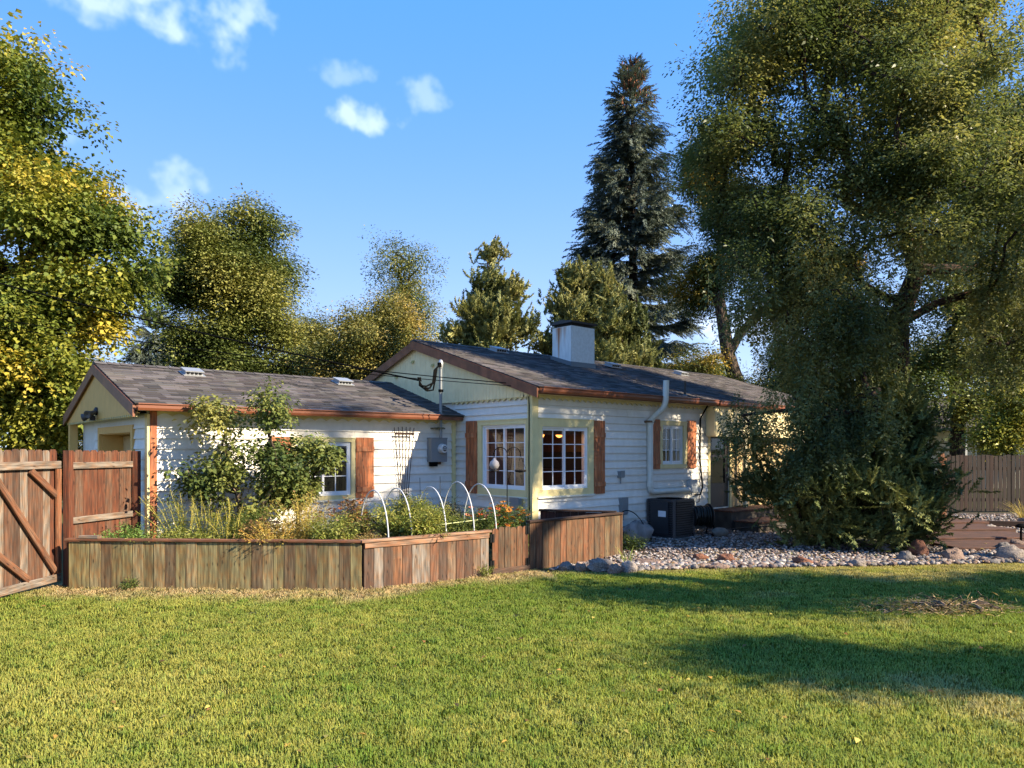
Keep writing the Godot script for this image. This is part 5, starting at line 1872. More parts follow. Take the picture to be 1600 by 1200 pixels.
# ---------------------------------------------------------------- plants in the planter and about the garden
# cols: from dark to light; kind of cluster; stems that lean outwards; flowers at the tips
func plant(called: String, label: String, category: String, at: Vector3, h: float, r: float, n: int, kind: String, cols: Array, o := {}) -> Node3D:
	var t := thing(called, label, category, at, 0.0, o.get("group", ""))
	var st := mb()
	var cl := clusters(kind)
	var xs := [[], [], []]
	var cs := [PackedColorArray(), PackedColorArray(), PackedColorArray()]
	var fl := mb(true)
	var fr: float = o.get("flower", 0.0)
	var fc: Array = o.get("fcols", [])
	var bare: float = o.get("bare", 0.15)
	var size: float = o.get("size", 1.0)
	var dens: float = o.get("dens", 0.10)
	for i in n:
		var a := rr(0, TAU)
		var q := sqrt(rng.randf())
		var p0 := Vector3(cos(a), 0, sin(a)) * r * 0.45 * q
		var hh: float = h * rr(0.62, 1.05) * (1.0 - 0.25 * q)
		var out := Vector3(cos(a), 0, sin(a)) * r * rr(0.3, 1.0) * q + (o.get("lean", Vector3.ZERO) as Vector3) * hh
		var pts := PackedVector3Array()
		var rd := PackedFloat32Array()
		for k in 6:
			var u := k / 5.0
			pts.append(p0 + Vector3(0, hh * u, 0) + out * u * u + Vector3(rr(-1, 1), 0, rr(-1, 1)) * 0.015)
			rd.append(lerpf(o.get("stem_r", 0.006), 0.002, u))
		st.tube(pts, rd, 4, false)
		var m := int(hh / dens)
		for k in m:
			var u := lerpf(bare, 1.0, (k + rng.randf()) / m)
			var b := pts[int(u * 4.99)].lerp(pts[int(u * 4.99) + 1], u * 5 - floorf(u * 5))
			var s := size * rr(0.6, 1.2) * (1.15 - 0.5 * u)
			var w := rng.randi() % 3
			xs[w].append(Transform3D(Basis(Vector3.UP, rr(0, TAU)).scaled(Vector3(s, s, s)), b))
			var v := clampf(u * 0.5 + rr(-0.1, 0.6), 0, 0.999) * (cols.size() - 1)
			cs[w].append((cols[int(v)] as Color).lerp(cols[int(v) + 1], v - floorf(v)) * rr(0.8, 1.2))
		if fr > 0.0 and rng.randf() < o.get("fshare", 0.8):
			for k in int(o.get("fper", 1)):
				var c := pts[5] + Vector3(rr(-1, 1), rr(-1.2, 0.4), rr(-1, 1)) * fr * 2.0 * (1.0 if k else 0.0)
				var dir := Vector3(rr(-0.5, 0.5), 1, rr(-0.5, 0.5)).normalized()
				fl.col = (fc[rng.randi() % fc.size()] as Color) * rr(0.75, 1.15)
				var s := dir.cross(Vector3(1, 0, 0.3)).normalized()
				for g in 8:
					var an := TAU * g / 8.0
					var pd := (s.rotated(dir, an) + dir * 0.25).normalized()
					fl.leaf(c, pd, (dir - pd * 0.2).normalized(), fr, fr * 0.55)
				fl.col = Color(0.10, 0.05, 0.02)
				fl.tube(PackedVector3Array([c, c + dir * fr * 0.4]), PackedFloat32Array([fr * 0.32, fr * 0.2]), 5)
	obj("stems", st.done(), plain(o.get("stem_key", "stem_green"), o.get("stem", Color(0.36, 0.36, 0.16)), 0.7), t)
	for w in 3:
		if xs[w].size():
			many("foliage", cl[w], foliage_mat("leaf_" + kind, 0.5), t, xs[w], cs[w])
	if fl.v.size():
		var fm := obj("flowers", fl.done(), foliage_mat("petal", 0.4), t)
		fm.set_meta("kind", "stuff")
	return t

func build_plants() -> void:
	var green := [L3(0.05, 0.085, 0.02), L3(0.09, 0.14, 0.03), L3(0.17, 0.22, 0.05)]
	var lime := [L3(0.10, 0.14, 0.025), L3(0.22, 0.26, 0.05), L3(0.38, 0.36, 0.09)]
	var gold := [L3(0.20, 0.16, 0.04), L3(0.42, 0.32, 0.07), L3(0.58, 0.42, 0.12)]
	var rust := [L3(0.12, 0.07, 0.035), L3(0.28, 0.15, 0.06), L3(0.40, 0.24, 0.10)]
	var y := 0.38
	plant("low_herb", "low bright green leafy herb at the left end of the planter", "plant", P(-5.25, y, 9.95), 0.42, 0.36, 34, "herb", [L3(0.08, 0.16, 0.03), L3(0.14, 0.25, 0.05), L3(0.24, 0.34, 0.08)], {"dens": 0.06})
	plant("low_herb", "spreading lime-green ground foliage below the leaning yellow stalks", "plant", P(-4.55, y, 9.95), 0.40, 0.50, 50, "herb", lime, {"dens": 0.06})
	plant("tall_stalk_plant", "tall yellowing stalks leaning left beside the brown corner board", "plant", P(-4.72, y, 10.3), 0.95, 0.42, 22, "herb", lime, {"dens": 0.05, "size": 0.5, "lean": Vector3(-0.22, 0, 0), "stem_key": "stem_yel", "stem": Color(0.72, 0.66, 0.30), "flower": 0.015, "fcols": [L3(0.4, 0.28, 0.1)]})
	plant("tall_stalk_plant", "upright yellow seed stalks before the plain wall, left of the lilac", "plant", P(-4.28, y, 10.2), 0.92, 0.22, 15, "herb", lime, {"dens": 0.045, "size": 0.45, "stem_key": "stem_yel", "stem": Color(0.72, 0.66, 0.30), "flower": 0.014, "fcols": [L3(0.45, 0.30, 0.1)]})
	plant("tall_stalk_plant", "forked pale stalks just in front of the lilac trunks", "plant", P(-3.95, y, 10.15), 0.86, 0.28, 12, "herb", lime, {"dens": 0.06, "size": 0.5, "stem_key": "stem_yel", "stem": Color(0.72, 0.66, 0.30), "flower": 0.014, "fcols": [L3(0.45, 0.30, 0.1)]})
	plant("green_clump", "dark green leafy clump at the foot of the lilac", "plant", P(-3.75, y, 10.45), 0.65, 0.36, 26, "herb", green, {"dens": 0.06})
	plant("seedhead_plant", "rust-brown seedhead plant right of the lilac trunks", "plant", P(-3.42, y, 10.05), 0.52, 0.36, 34, "herb", rust, {"dens": 0.07, "flower": 0.028, "fcols": [L3(0.42, 0.22, 0.10), L3(0.30, 0.15, 0.07)], "fper": 2})
	plant("golden_lily", "golden strappy plant flopping over the planter rail", "plant", P(-3.15, y, 9.72), 0.50, 0.45, 42, "herb", gold, {"dens": 0.08, "size": 0.9, "stem_key": "stem_gold", "stem": Color(0.78, 0.62, 0.26), "flower": 0.03, "fcols": [L3(0.6, 0.32, 0.08), L3(0.65, 0.48, 0.15)]})
	plant("seedhead_plant", "tall golden plant with upright dried spikes below the wing window", "plant", P(-2.85, y, 10.0), 0.92, 0.40, 26, "herb", gold, {"dens": 0.06, "size": 0.75, "stem_key": "stem_yel", "stem": Color(0.72, 0.66, 0.30), "flower": 0.02, "fcols": [L3(0.5, 0.33, 0.15)], "fper": 2})
	plant("yellow_green_bush", "yellow-green bush with pale pink seedheads at the planter corner", "plant", P(-2.45, y, 9.85), 0.62, 0.42, 44, "herb", lime, {"dens": 0.055, "flower": 0.02, "fcols": [L3(0.45, 0.30, 0.20), L3(0.5, 0.36, 0.2)], "fper": 2})
	plant("red_stemmed_bush", "dark bush with rust-red tips behind the planter corner", "plant", P(-2.25, y, 10.5), 0.75, 0.45, 40, "herb", [L3(0.09, 0.08, 0.025), L3(0.22, 0.14, 0.04), L3(0.38, 0.20, 0.07)], {"dens": 0.06, "flower": 0.045, "fper": 2, "fcols": [L3(0.55, 0.20, 0.05), L3(0.30, 0.12, 0.06)]})
	plant("orange_plant", "small orange-leaved plant close to the planter corner post", "plant", P(-1.88, y, 9.75), 0.35, 0.30, 24, "herb", [L3(0.2, 0.12, 0.04), L3(0.45, 0.26, 0.08), L3(0.5, 0.4, 0.15)], {"dens": 0.06})
	plant("tomato_bush", "large sprawling yellow-green bush filling the middle of the planter under the hoops", "plant", P(-1.42, y, 10.35), 0.80, 0.62, 90, "herb", [L3(0.09, 0.13, 0.025), L3(0.20, 0.25, 0.045), L3(0.40, 0.36, 0.08)], {"dens": 0.05, "size": 1.1})
	plant("grassy_clump", "fine-leaved green clump between the third and fourth hoops", "plant", P(-0.80, y, 10.75), 0.52, 0.48, 60, "herb", [L3(0.06, 0.09, 0.02), L3(0.12, 0.16, 0.035), L3(0.22, 0.24, 0.06)], {"dens": 0.055})
	plant("dark_kale", "dark purplish leafy plant before the yellow corner board", "plant", P(-0.98, y, 11.6), 0.66, 0.28, 22, "herb", [L3(0.03, 0.035, 0.03), L3(0.05, 0.05, 0.045), L3(0.07, 0.08, 0.06)], {"dens": 0.06, "size": 1.2})
	plant("zinnia", "green bush with small red-orange blooms below the gable window", "flower", P(-0.42, y, 11.0), 0.62, 0.36, 34, "herb", green, {"dens": 0.06, "flower": 0.045, "fper": 2, "fcols": [L3(0.62, 0.12, 0.04), L3(0.6, 0.24, 0.14)]})
	plant("zinnia", "bright orange blooms at the right end of the planter beside the little gate", "flower", P(-0.12, y - 0.1, 11.15), 0.76, 0.24, 26, "herb", green, {"dens": 0.07, "flower": 0.055, "fper": 2, "fcols": [L3(0.80, 0.26, 0.03), L3(0.80, 0.36, 0.05)]})
	plant("climber", "pale climbing plant at the foot of the house corner", "plant", P(0.22, 0.05, 12.55), 0.98, 0.16, 14, "herb", lime, {"dens": 0.07, "size": 0.8})
	plant("weed", "small green weed in the gravel at the end of the dark panel", "plant", P(2.08, 0.0, 12.9), 0.32, 0.3, 20, "herb", green, {"dens": 0.08})
	plant("weed", "little white-flecked weed at the foot of the planter's left end", "plant", P(-4.95, 0.0, 9.4), 0.14, 0.18, 16, "herb", green, {"dens": 0.05, "size": 0.6})
	plant("weed", "yellow-green weed sprouting under the low picket gate", "plant", P(-0.38, 0.0, 10.36), 0.22, 0.16, 12, "herb", lime, {"dens": 0.06, "size": 0.6})
	# tufts of blades
	for q in [[1.72, 10.78, 0.42, 26, "yellow-green tuft of upright blades at the corner of the dark panel", L3(0.26, 0.30, 0.07)], [12.2, 17.3, 0.75, 90, "arching clump of straw-yellow ornamental grass before the picket fence", L3(0.50, 0.38, 0.10)]]:
		var t := thing("grass_tuft", q[4], "grass tuft", P(q[0], 0, q[1]))
		var m := mb(true)
		for i in q[3]:
			var a := rr(0, TAU)
			var d := Vector3(cos(a), 0, sin(a))
			var l: float = q[2] * rr(0.6, 1.1)
			m.col = (q[5] as Color) * rr(0.6, 1.2)
			var sd := Vector3(-d.z, 0, d.x) * 0.006
			var lean := rr(0.15, 0.55) if q[3] < 50 else rr(0.3, 1.0)
			var pr := d * 0.05
			for k in 3:
				var u := (k + 1) / 3.0
				var nx := d * (0.05 + l * lean * u * u) + Vector3(0, l * (u - 0.4 * lean * u * u), 0)
				var w := 1.0 - u * 0.9
				m.quad(pr - sd, pr + sd, nx + sd * w, nx - sd * w)
				pr = nx
		obj("blades", m.done(), foliage_mat("grass_blade", 0.45, 0.55, 0.35), t)
	# heap of cuttings on the lawn
	var br := thing("brush_pile", "low heap of broken branches and dead grass lying on the lawn", "brush pile", P(4.85, 0.0, 8.05))
	var tw := mb()
	for i in 50:
		var c := Vector3(rng.randfn() * 0.34, 0.03 + absf(rng.randfn()) * 0.05, rng.randfn() * 0.13)
		if i % 3 == 0:
			c = Vector3(-0.62 + rng.randfn() * 0.12, 0.03, 0.12 + rng.randfn() * 0.07)
		var d := Vector3(rng.randfn(), rng.randfn() * 0.25, rng.randfn()).normalized() * rr(0.04, 0.12)
		tw.tube(PackedVector3Array([c - d, c + Vector3(0, rr(0, 0.03), 0), c + d]), PackedFloat32Array([0.007, 0.006, 0.003]), 4)
	obj("twigs", tw.done(), bark("bark_dead", Color(0.80, 0.70, 0.60), Color.WHITE), br).set_meta("kind", "stuff")
	var lg := mb()
	for i in 9:
		var c := Vector3(rng.randfn() * 0.24 + 0.1, 0.04 + 0.02 * (i % 4), rng.randfn() * 0.08)
		var d := Vector3(rng.randfn(), rng.randfn() * 0.15, rng.randfn() * 0.8).normalized() * rr(0.05, 0.12)
		lg.tube(PackedVector3Array([c - d, c + Vector3(0, 0.015, 0), c + d]), PackedFloat32Array([0.028, 0.026, 0.018]), 7)
	obj("sticks", lg.done(), bark("bark_dead", Color(0.80, 0.70, 0.60), Color.WHITE), br).set_meta("kind", "stuff")
	var dg := mb(true)
	for i in 2200:
		var c := Vector3(rng.randfn() * 0.40 - 0.08, 0.01 + absf(rng.randfn()) * 0.05, rng.randfn() * 0.16)
		dg.col = L3(0.46, 0.34, 0.18) * rr(0.5, 1.3) if rng.randf() < 0.75 else L3(0.14, 0.18, 0.05)
		var d := Vector3(rng.randfn(), rr(-0.1, 0.5), rng.randfn()).normalized()
		dg.leaf(c, d, d.cross(Vector3(rng.randfn(), rng.randfn(), rng.randfn())).normalized(), rr(0.06, 0.12), 0.006)
	obj("dead_grass", dg.done(), foliage_mat("grass_blade", 0.45), br).set_meta("kind", "stuff")
	# fallen leaves on the lawn
	var lf := mb(true)
	for i in 150:
		var d := 3.6 + 7.0 * rng.randf()
		var x := rr(-0.7, 0.7) * d
		if d > lawn_edge(x) - 0.1 or x < -5.9:
			continue
		lf.col = [L3(0.45, 0.28, 0.06), L3(0.28, 0.13, 0.05), L3(0.5, 0.4, 0.1)][i % 3]
		var a := rr(0, TAU)
		lf.leaf(P(x, ground_h(x, d) + 0.03, d), Vector3(cos(a), rr(-0.2, 0.3), sin(a)).normalized(), Vector3(rr(-0.3, 0.3), 1, rr(-0.3, 0.3)).normalized(), rr(0.04, 0.07), rr(0.025, 0.04))
	var fo := obj("fallen_leaves", lf.done(), foliage_mat("petal", 0.4), self)
	fo.set_meta("kind", "stuff")
	tag(fo, "yellow and brown fallen leaves scattered over the lawn", "leaves")

func V(x: float, y: float, z: float) -> Vector3:
	return Vector3(x, y, z)

func build_trees() -> void:
	var yel := [L3(0.085, 0.128, 0.027), L3(0.183, 0.226, 0.041), L3(0.329, 0.329, 0.055), L3(0.537, 0.427, 0.067)]
	var dk := [L3(0.084, 0.118, 0.050), L3(0.151, 0.185, 0.074), L3(0.235, 0.258, 0.099), L3(0.358, 0.336, 0.123)]
	var mid := [L3(0.062, 0.095, 0.028), L3(0.112, 0.151, 0.040), L3(0.202, 0.230, 0.062), L3(0.302, 0.291, 0.078)]
	var amber := [L3(0.115, 0.138, 0.037), L3(0.230, 0.218, 0.057), L3(0.333, 0.282, 0.078), L3(0.437, 0.333, 0.098)]
	var olive := [L3(0.120, 0.150, 0.050), L3(0.228, 0.246, 0.086), L3(0.372, 0.360, 0.132)]
	var blue := [L3(0.083, 0.110, 0.094), L3(0.143, 0.182, 0.149), L3(0.242, 0.275, 0.220)]
	var jun := [L3(0.077, 0.105, 0.033), L3(0.143, 0.176, 0.055), L3(0.253, 0.275, 0.088)]
	var brown := bark("bark_brown", Color(0.44, 0.31, 0.24), Color.WHITE)
	# near the house: the elm, the juniper under it, the lilac and its neighbour
	tree("elm_tree", "large dark weeping elm with a brown trunk, filling the upper right", P(7.45, 0, 13.9), [V(0, -0.1, 0), V(0.02, 1.5, 0), V(-0.06, 3.0, 0), V(-0.02, 4.2, -0.1), V(0.42, 5.3, -0.2), V(0.66, 7.4, -0.2), V(0.42, 9.7, -0.1), V(0.5, 10.8, 0)],
		[[V(0, 9.2, 0), V(2.9, 2.0, 1.9)], [V(-2.4, 8.4, -0.2), V(1.5, 2.0, 1.8)], [V(-2.6, 5.9, 0.2), V(1.35, 1.5, 1.6)], [V(-1.45, 3.7, 0.6), V(1.35, 1.2, 1.1)], [V(2.3, 7.2, -1.2), V(1.9, 2.0, 1.3)], [V(2.7, 4.6, -0.2), V(1.7, 1.2, 1.5)], [V(0.1, 7.6, 1.4), V(1.9, 1.5, 0.9)], [V(-1.75, 5.2, 1.2), V(1.3, 1.2, 0.8)], [V(1.4, 6.1, 1.3), V(1.3, 1.0, 0.7)], [V(1.6, 4.3, 0.9), V(1.0, 0.7, 0.6)], [V(-0.4, 5.6, 1.3), V(0.8, 0.7, 0.5)], [V(-3.2, 7.2, 0.2), V(0.9, 1.5, 1.2)], [V(-2.0, 9.9, 0), V(1.5, 1.3, 1.3)], [V(1.6, 10.6, -0.3), V(2.1, 1.1, 1.3)], [V(3.5, 8.0, -0.6), V(1.3, 1.5, 1.1)], [V(-1.5, 2.5, 0.9), V(1.1, 0.7, 0.7)], [V(-2.15, 3.0, 0.8), V(0.85, 0.95, 0.6)], [V(-1.9, 4.5, 0.5), V(1.2, 0.9, 0.9)], [V(-2.1, 2.0, 1.0), V(0.7, 0.55, 0.5)], [V(-2.95, 2.35, 0.3), V(0.3, 0.16, 0.2)], [V(-0.9, 6.6, 0.9), V(1.5, 1.6, 1.1)], [V(-2.7, 4.9, -0.3), V(0.9, 0.8, 0.9)], [V(3.2, 9.4, -1.3), V(1.3, 1.3, 1.2)], [V(-1.0, 10.3, -0.2), V(2.2, 1.1, 1.6)]],
		{"kind": "elm", "cols": dk, "n": 1350, "per": 6, "spread": 0.40, "r": 0.21, "bark": brown, "hang_below": 5.0, "through": 0.9, "seed": 31, "bias": 0.5, "lift": 0.2, "rough": 0.42})
	tree("juniper_bush", "huge dark feathery juniper bush under the elm, hiding the end of the house", P(6.05, 0, 13.6), [V(0, -0.1, 0), V(0.05, 0.5, 0), V(0, 1.2, 0)],
		[[V(-0.05, 0.95, 0.2), V(1.72, 0.85, 1.0)], [V(-0.7, 1.3, 0.1), V(0.8, 0.8, 0.8)], [V(0.95, 1.7, 0), V(0.8, 1.2, 0.8)], [V(0.25, 2.3, 0), V(0.85, 0.8, 0.8)], [V(1.35, 1.0, 0.2), V(0.55, 0.9, 0.7)], [V(0.4, 0.5, 0.7), V(1.3, 0.45, 0.5)], [V(1.2, 2.0, -0.1), V(0.5, 0.6, 0.6)]],
		{"kind": "juniper", "cols": jun, "n": 620, "per": 13, "spread": 0.30, "r": 0.09, "stem": "stems", "outward": true, "upward": 0.25, "through": 0.12, "category": "bush", "seed": 12, "bias": 0.3, "step": 0.3, "crown": "foliage", "rough": 0.6, "size": 0.85})
	tree("lilac_shrub", "tall open green shrub with several bare stems before the wing wall", P(-4.0, 0.35, 10.9), [V(0, 0, 0), V(-0.05, 0.35, 0), V(-0.12, 0.8, 0.02)],
		[[V(-0.42, 2.12, 0), V(0.34, 0.24, 0.25)], [V(0.36, 2.08, 0), V(0.30, 0.30, 0.25)], [V(0.10, 1.55, 0), V(0.42, 0.34, 0.3)], [V(-0.15, 1.05, 0.05), V(0.45, 0.34, 0.3)], [V(-0.72, 1.02, 0.05), V(0.34, 0.20, 0.25)], [V(0.35, 0.95, 0), V(0.35, 0.4, 0.25)], [V(0, 0.45, 0.1), V(0.38, 0.35, 0.3)]],
		{"kind": "lilac", "cols": mid, "n": 84, "per": 4, "spread": 0.26, "r": 0.05, "stem": "stems", "category": "shrub", "seed": 5, "step": 0.22, "crown": "foliage", "bark": bark("bark_pale", Color(0.62, 0.55, 0.48), Color.WHITE), "lift": 0.05, "through": 0.6})
	tree("window_shrub", "rounded dark green shrub covering the left half of the wing window", P(-3.42, 0.35, 11.55), [V(0, 0, 0), V(0.02, 0.5, 0), V(0, 0.9, 0)],
		[[V(-0.05, 1.42, 0), V(0.42, 0.30, 0.28)], [V(0.20, 1.02, 0.02), V(0.36, 0.34, 0.28)], [V(-0.22, 0.9, 0.05), V(0.32, 0.42, 0.26)], [V(0.38, 1.38, 0), V(0.22, 0.12, 0.2)]],
		{"kind": "lilac", "cols": mid.slice(0, 3), "n": 70, "per": 5, "spread": 0.15, "r": 0.035, "stem": "stems", "category": "shrub", "seed": 6, "step": 0.22, "crown": "foliage", "lift": 0.05, "through": 0.6})
	# out of the picture on the right: the trees whose shade lies on the lawn
	tree("shade_tree", "small thin-crowned tree outside the right edge, shading a strip of the near lawn", P(11.6, 0, 1.2), [V(0, -0.1, 0), V(0.1, 2.0, 0), V(0, 4.2, -0.4)],
		[[V(-1.1, 5.75, -1.0), V(0.8, 0.30, 0.16)], [V(-0.2, 5.75, -0.85), V(0.8, 0.36, 0.22)], [V(0.9, 5.7, -0.75), V(0.9, 0.24, 0.16)], [V(2.0, 5.7, -0.6), V(0.8, 0.2, 0.14)]],
		{"kind": "ash", "cols": mid, "n": 44, "per": 4, "spread": 0.34, "r": 0.10, "seed": 61})
	tree("shade_tree", "wide low-crowned tree outside the right edge, shading the lawn before the gravel", P(12.2, 0, 6.0), [V(0, -0.1, 0), V(-0.1, 2.0, 0), V(-0.3, 4.0, 0)],
		[[V(-3.6, 4.7, 0.25), V(1.0, 0.35, 0.30)], [V(-2.6, 4.7, 0.1), V(1.1, 0.45, 0.35)], [V(-0.6, 4.9, -0.1), V(1.1, 0.6, 0.5)], [V(1.4, 4.8, -0.2), V(1.1, 0.7, 0.5)], [V(2.8, 4.7, -0.3), V(1.0, 0.8, 0.5)], [V(-1.6, 3.9, -0.6), V(0.7, 0.35, 0.25)]],
		{"kind": "ash", "cols": mid, "n": 46, "per": 5, "spread": 0.45, "r": 0.14, "seed": 62})
	tree("shade_tree", "tall full-crowned tree outside the right edge, shading the juniper and the wall", P(12.9, 0, 9.9), [V(0, -0.1, 0), V(-0.1, 2.5, 0), V(-0.2, 5.0, 0)],
		[[V(-2.5, 7.5, 0.4), V(1.3, 1.2, 0.9)], [V(-1.6, 6.4, -0.3), V(1.7, 1.6, 1.1)], [V(0.9, 6.2, -0.5), V(1.3, 1.0, 0.8)], [V(0.4, 4.6, -0.6), V(1.4, 0.9, 0.8)]],
		{"kind": "ash", "cols": mid, "n": 100, "per": 5, "spread": 0.5, "r": 0.2, "seed": 63})
	tree("shade_tree", "tallest tree outside the right edge, its high crown dappling the wing", P(16.2, 0, 3.6), [V(0, -0.1, 0), V(0.1, 4.0, 0), V(-0.1, 8.0, 0), V(0, 11.0, 0)],
		[[V(-0.8, 13.6, -0.9), V(1.5, 1.0, 0.8)], [V(0.8, 12.2, -2.2), V(1.4, 0.9, 0.7)]],
		{"kind": "ash", "cols": mid, "n": 40, "per": 4, "spread": 0.6, "r": 0.2, "seed": 64})
	# behind the house, from the left
	tree("maple_tree", "tall yellow-green maple rising behind the cedar fence at the left edge", P(-12.9, 0, 19.0), [V(0, -0.1, 0), V(0.1, 2.0, 0), V(0.25, 4.0, 0), V(0.1, 6.5, 0), V(-0.2, 9.0, 0), V(-0.4, 11.0, 0)],
		[[V(-0.9, 10.6, 0), V(1.5, 2.0, 1.8)], [V(0.2, 8.2, 0), V(2.1, 1.5, 2.0)], [V(1.7, 6.0, 0.3), V(1.7, 1.1, 1.6)], [V(0.7, 4.4, 0.6), V(1.9, 1.0, 1.5)], [V(1.5, 2.9, 0.2), V(1.9, 1.0, 1.5)], [V(-2.6, 6.5, 0), V(2.2, 3.2, 2.2)], [V(-1.6, 2.9, 0.3), V(2.2, 1.2, 1.6)], [V(-2.2, 9.2, 0), V(2.0, 1.8, 1.8)], [V(1.9, 7.7, 0.2), V(0.7, 0.6, 0.7)]],
		{"kind": "maple", "cols": yel, "n": 620, "per": 7, "spread": 0.7, "r": 0.26, "bark": brown, "seed": 41, "patch": 0.35, "through": 0.7, "bias": 0.35})
	tree("ash_tree", "broad dark green tree with slim dividing trunks behind the wing roof", P(-11.0, 0, 28.0), [V(0, -0.1, 0), V(0, 2.0, 0), V(0.1, 4.0, 0), V(0.2, 6.0, 0)],
		[[V(0, 9.2, 0), V(2.2, 1.7, 2.0)], [V(-1.8, 8.0, 0), V(1.4, 1.3, 1.5)], [V(1.9, 8.0, 0), V(1.3, 1.7, 1.5)], [V(0.3, 6.3, 0), V(2.4, 1.2, 1.8)], [V(-1.0, 10.3, 0), V(1.0, 0.7, 1.0)], [V(0.7, 10.4, 0), V(1.0, 0.7, 1.0)], [V(1.4, 4.8, 0), V(1.9, 0.9, 1.6)], [V(-1.2, 4.6, 0), V(1.2, 0.9, 1.3)]],
		{"kind": "ash", "cols": [L3(0.075, 0.11, 0.03), L3(0.14, 0.175, 0.045), L3(0.24, 0.26, 0.07), L3(0.32, 0.31, 0.085)], "n": 520, "per": 9, "spread": 0.75, "r": 0.22, "seed": 42, "patch": 0.3})
	spruce("small dark spruce just left of the broad green tree, above the garage roof", P(-17.2, 0, 35.0), 8.4, 2.3, blue, 1.3)
	tree("plum_tree", "rounded amber-leaved tree between the two roofs", P(-5.2, 0, 27.0), [V(0, -0.1, 0), V(0, 1.5, 0), V(0.1, 3.0, 0)],
		[[V(0, 5.6, 0), V(1.9, 1.7, 1.7)], [V(-1.3, 4.6, 0), V(1.2, 1.2, 1.3)], [V(1.4, 4.8, 0), V(1.2, 1.4, 1.3)], [V(0, 3.6, 0.3), V(2.3, 0.9, 1.5)], [V(0.3, 6.8, 0), V(1.0, 0.7, 1.0)]],
		{"kind": "small", "cols": amber, "n": 480, "per": 9, "spread": 0.6, "r": 0.16, "seed": 43, "patch": 0.4})
	tree("thin_tree", "slender open-crowned tree standing up behind the amber one", P(-4.9, 0, 34.0), [V(0, -0.1, 0), V(0, 4.0, 0), V(0.1, 8.0, 0), V(0.1, 11.0, 0)],
		[[V(0, 10.2, 0), V(1.7, 1.6, 1.3)], [V(0.2, 8.2, 0), V(1.8, 1.4, 1.4)], [V(0.1, 5.5, 0), V(1.8, 2.0, 1.5)]],
		{"kind": "small", "cols": mid, "n": 210, "per": 4, "spread": 1.0, "r": 0.14, "seed": 44})
	tree("olive_tree", "olive-yellow tree filling the gap between the broad green tree and the amber one", P(-9.2, 0, 33.0), [V(0, -0.1, 0), V(0, 2.0, 0), V(0.1, 4.0, 0)],
		[[V(0, 5.8, 0), V(1.7, 1.9, 1.5)], [V(0.8, 4.0, 0), V(2.0, 1.3, 1.5)], [V(-1.5, 3.6, 0), V(1.8, 1.4, 1.5)]],
		{"kind": "small", "cols": amber, "n": 420, "per": 9, "spread": 0.6, "r": 0.15, "seed": 45})
	tree("juniper_tree", "pointed olive juniper tree with ragged leaders, left of the chimney", P(-0.85, 0, 24.0), [V(0, -0.1, 0), V(0, 3.0, 0), V(0, 6.0, 0), V(0.05, 8.3, 0)],
		[[V(0.1, 7.6, 0), V(0.40, 1.2, 0.4)], [V(-0.35, 6.2, 0), V(0.45, 1.2, 0.5)], [V(0.25, 5.6, 0.1), V(0.75, 1.3, 0.7)], [V(-0.1, 4.2, 0.2), V(1.15, 1.2, 0.9)], [V(0.1, 3.0, 0.2), V(1.5, 1.0, 1.1)], [V(0.75, 6.9, 0), V(0.28, 0.8, 0.3)], [V(-0.9, 5.4, 0), V(0.35, 0.8, 0.4)], [V(1.0, 5.6, 0), V(0.5, 0.35, 0.4)]],
		{"kind": "plume", "cols": olive, "n": 520, "per": 11, "spread": 0.36, "r": 0.14, "outward": true, "upward": 0.9, "seed": 46, "bias": 0.3, "through": 0.15, "step": 0.4, "rough": 0.6})
	tree("juniper_tree", "rounded pale olive juniper tree right behind the chimney", P(2.85, 0, 25.0), [V(0, -0.1, 0), V(0, 3.0, 0), V(0, 6.0, 0)],
		[[V(-0.2, 6.9, 0), V(1.0, 1.3, 1.0)], [V(-0.9, 5.6, 0), V(0.9, 1.4, 1.0)], [V(0.8, 5.6, 0.2), V(1.0, 1.2, 1.0)], [V(0.1, 4.4, 0.5), V(1.7, 1.3, 1.2)], [V(1.4, 3.8, 0.2), V(0.9, 1.3, 1.0)], [V(-1.1, 3.6, 0.2), V(0.9, 1.4, 1.0)], [V(1.2, 6.3, 0), V(0.4, 0.5, 0.4)]],
		{"kind": "plume", "cols": olive, "n": 680, "per": 11, "spread": 0.40, "r": 0.16, "outward": true, "upward": 0.8, "seed": 47, "bias": 0.3, "through": 0.15, "step": 0.4, "rough": 0.6})
	spruce("very tall blue-green spruce with brown cones near its tip", P(5.95, 0, 36.0), 21.0, 4.4, blue, 1.5, true)
	tree("cottonwood_tree", "old tree with thick pale limbs and some yellow leaves, right of the tall spruce", P(9.4, 0, 28.5), [V(0, -0.1, 0), V(0.0, 2.0, 0), V(-0.3, 3.6, 0), V(-0.9, 5.5, 0), V(-1.3, 8.0, 0), V(-1.2, 11.0, 0)],
		[[V(-1.6, 12.4, 0), V(1.3, 2.0, 1.5)], [V(-2.2, 8.6, 0), V(1.2, 1.6, 1.3)], [V(0.3, 10.5, 0), V(1.8, 2.4, 1.8)], [V(-2.7, 4.6, 0.5), V(1.5, 0.9, 1.3)], [V(-0.8, 3.6, 0.5), V(1.8, 0.8, 1.2)], [V(2.6, 8.5, 0), V(1.6, 2.0, 1.5)], [V(1.5, 4.0, 0), V(1.8, 1.2, 1.5)]],
		{"kind": "small", "cols": [L3(0.05, 0.07, 0.016), L3(0.09, 0.11, 0.022), L3(0.17, 0.16, 0.03), L3(0.50, 0.30, 0.03)], "n": 420, "per": 9, "spread": 0.6, "r": 0.30, "bark": bark("bark_light", Color(0.56, 0.49, 0.42), Color.WHITE), "seed": 48, "patch": 0.45})
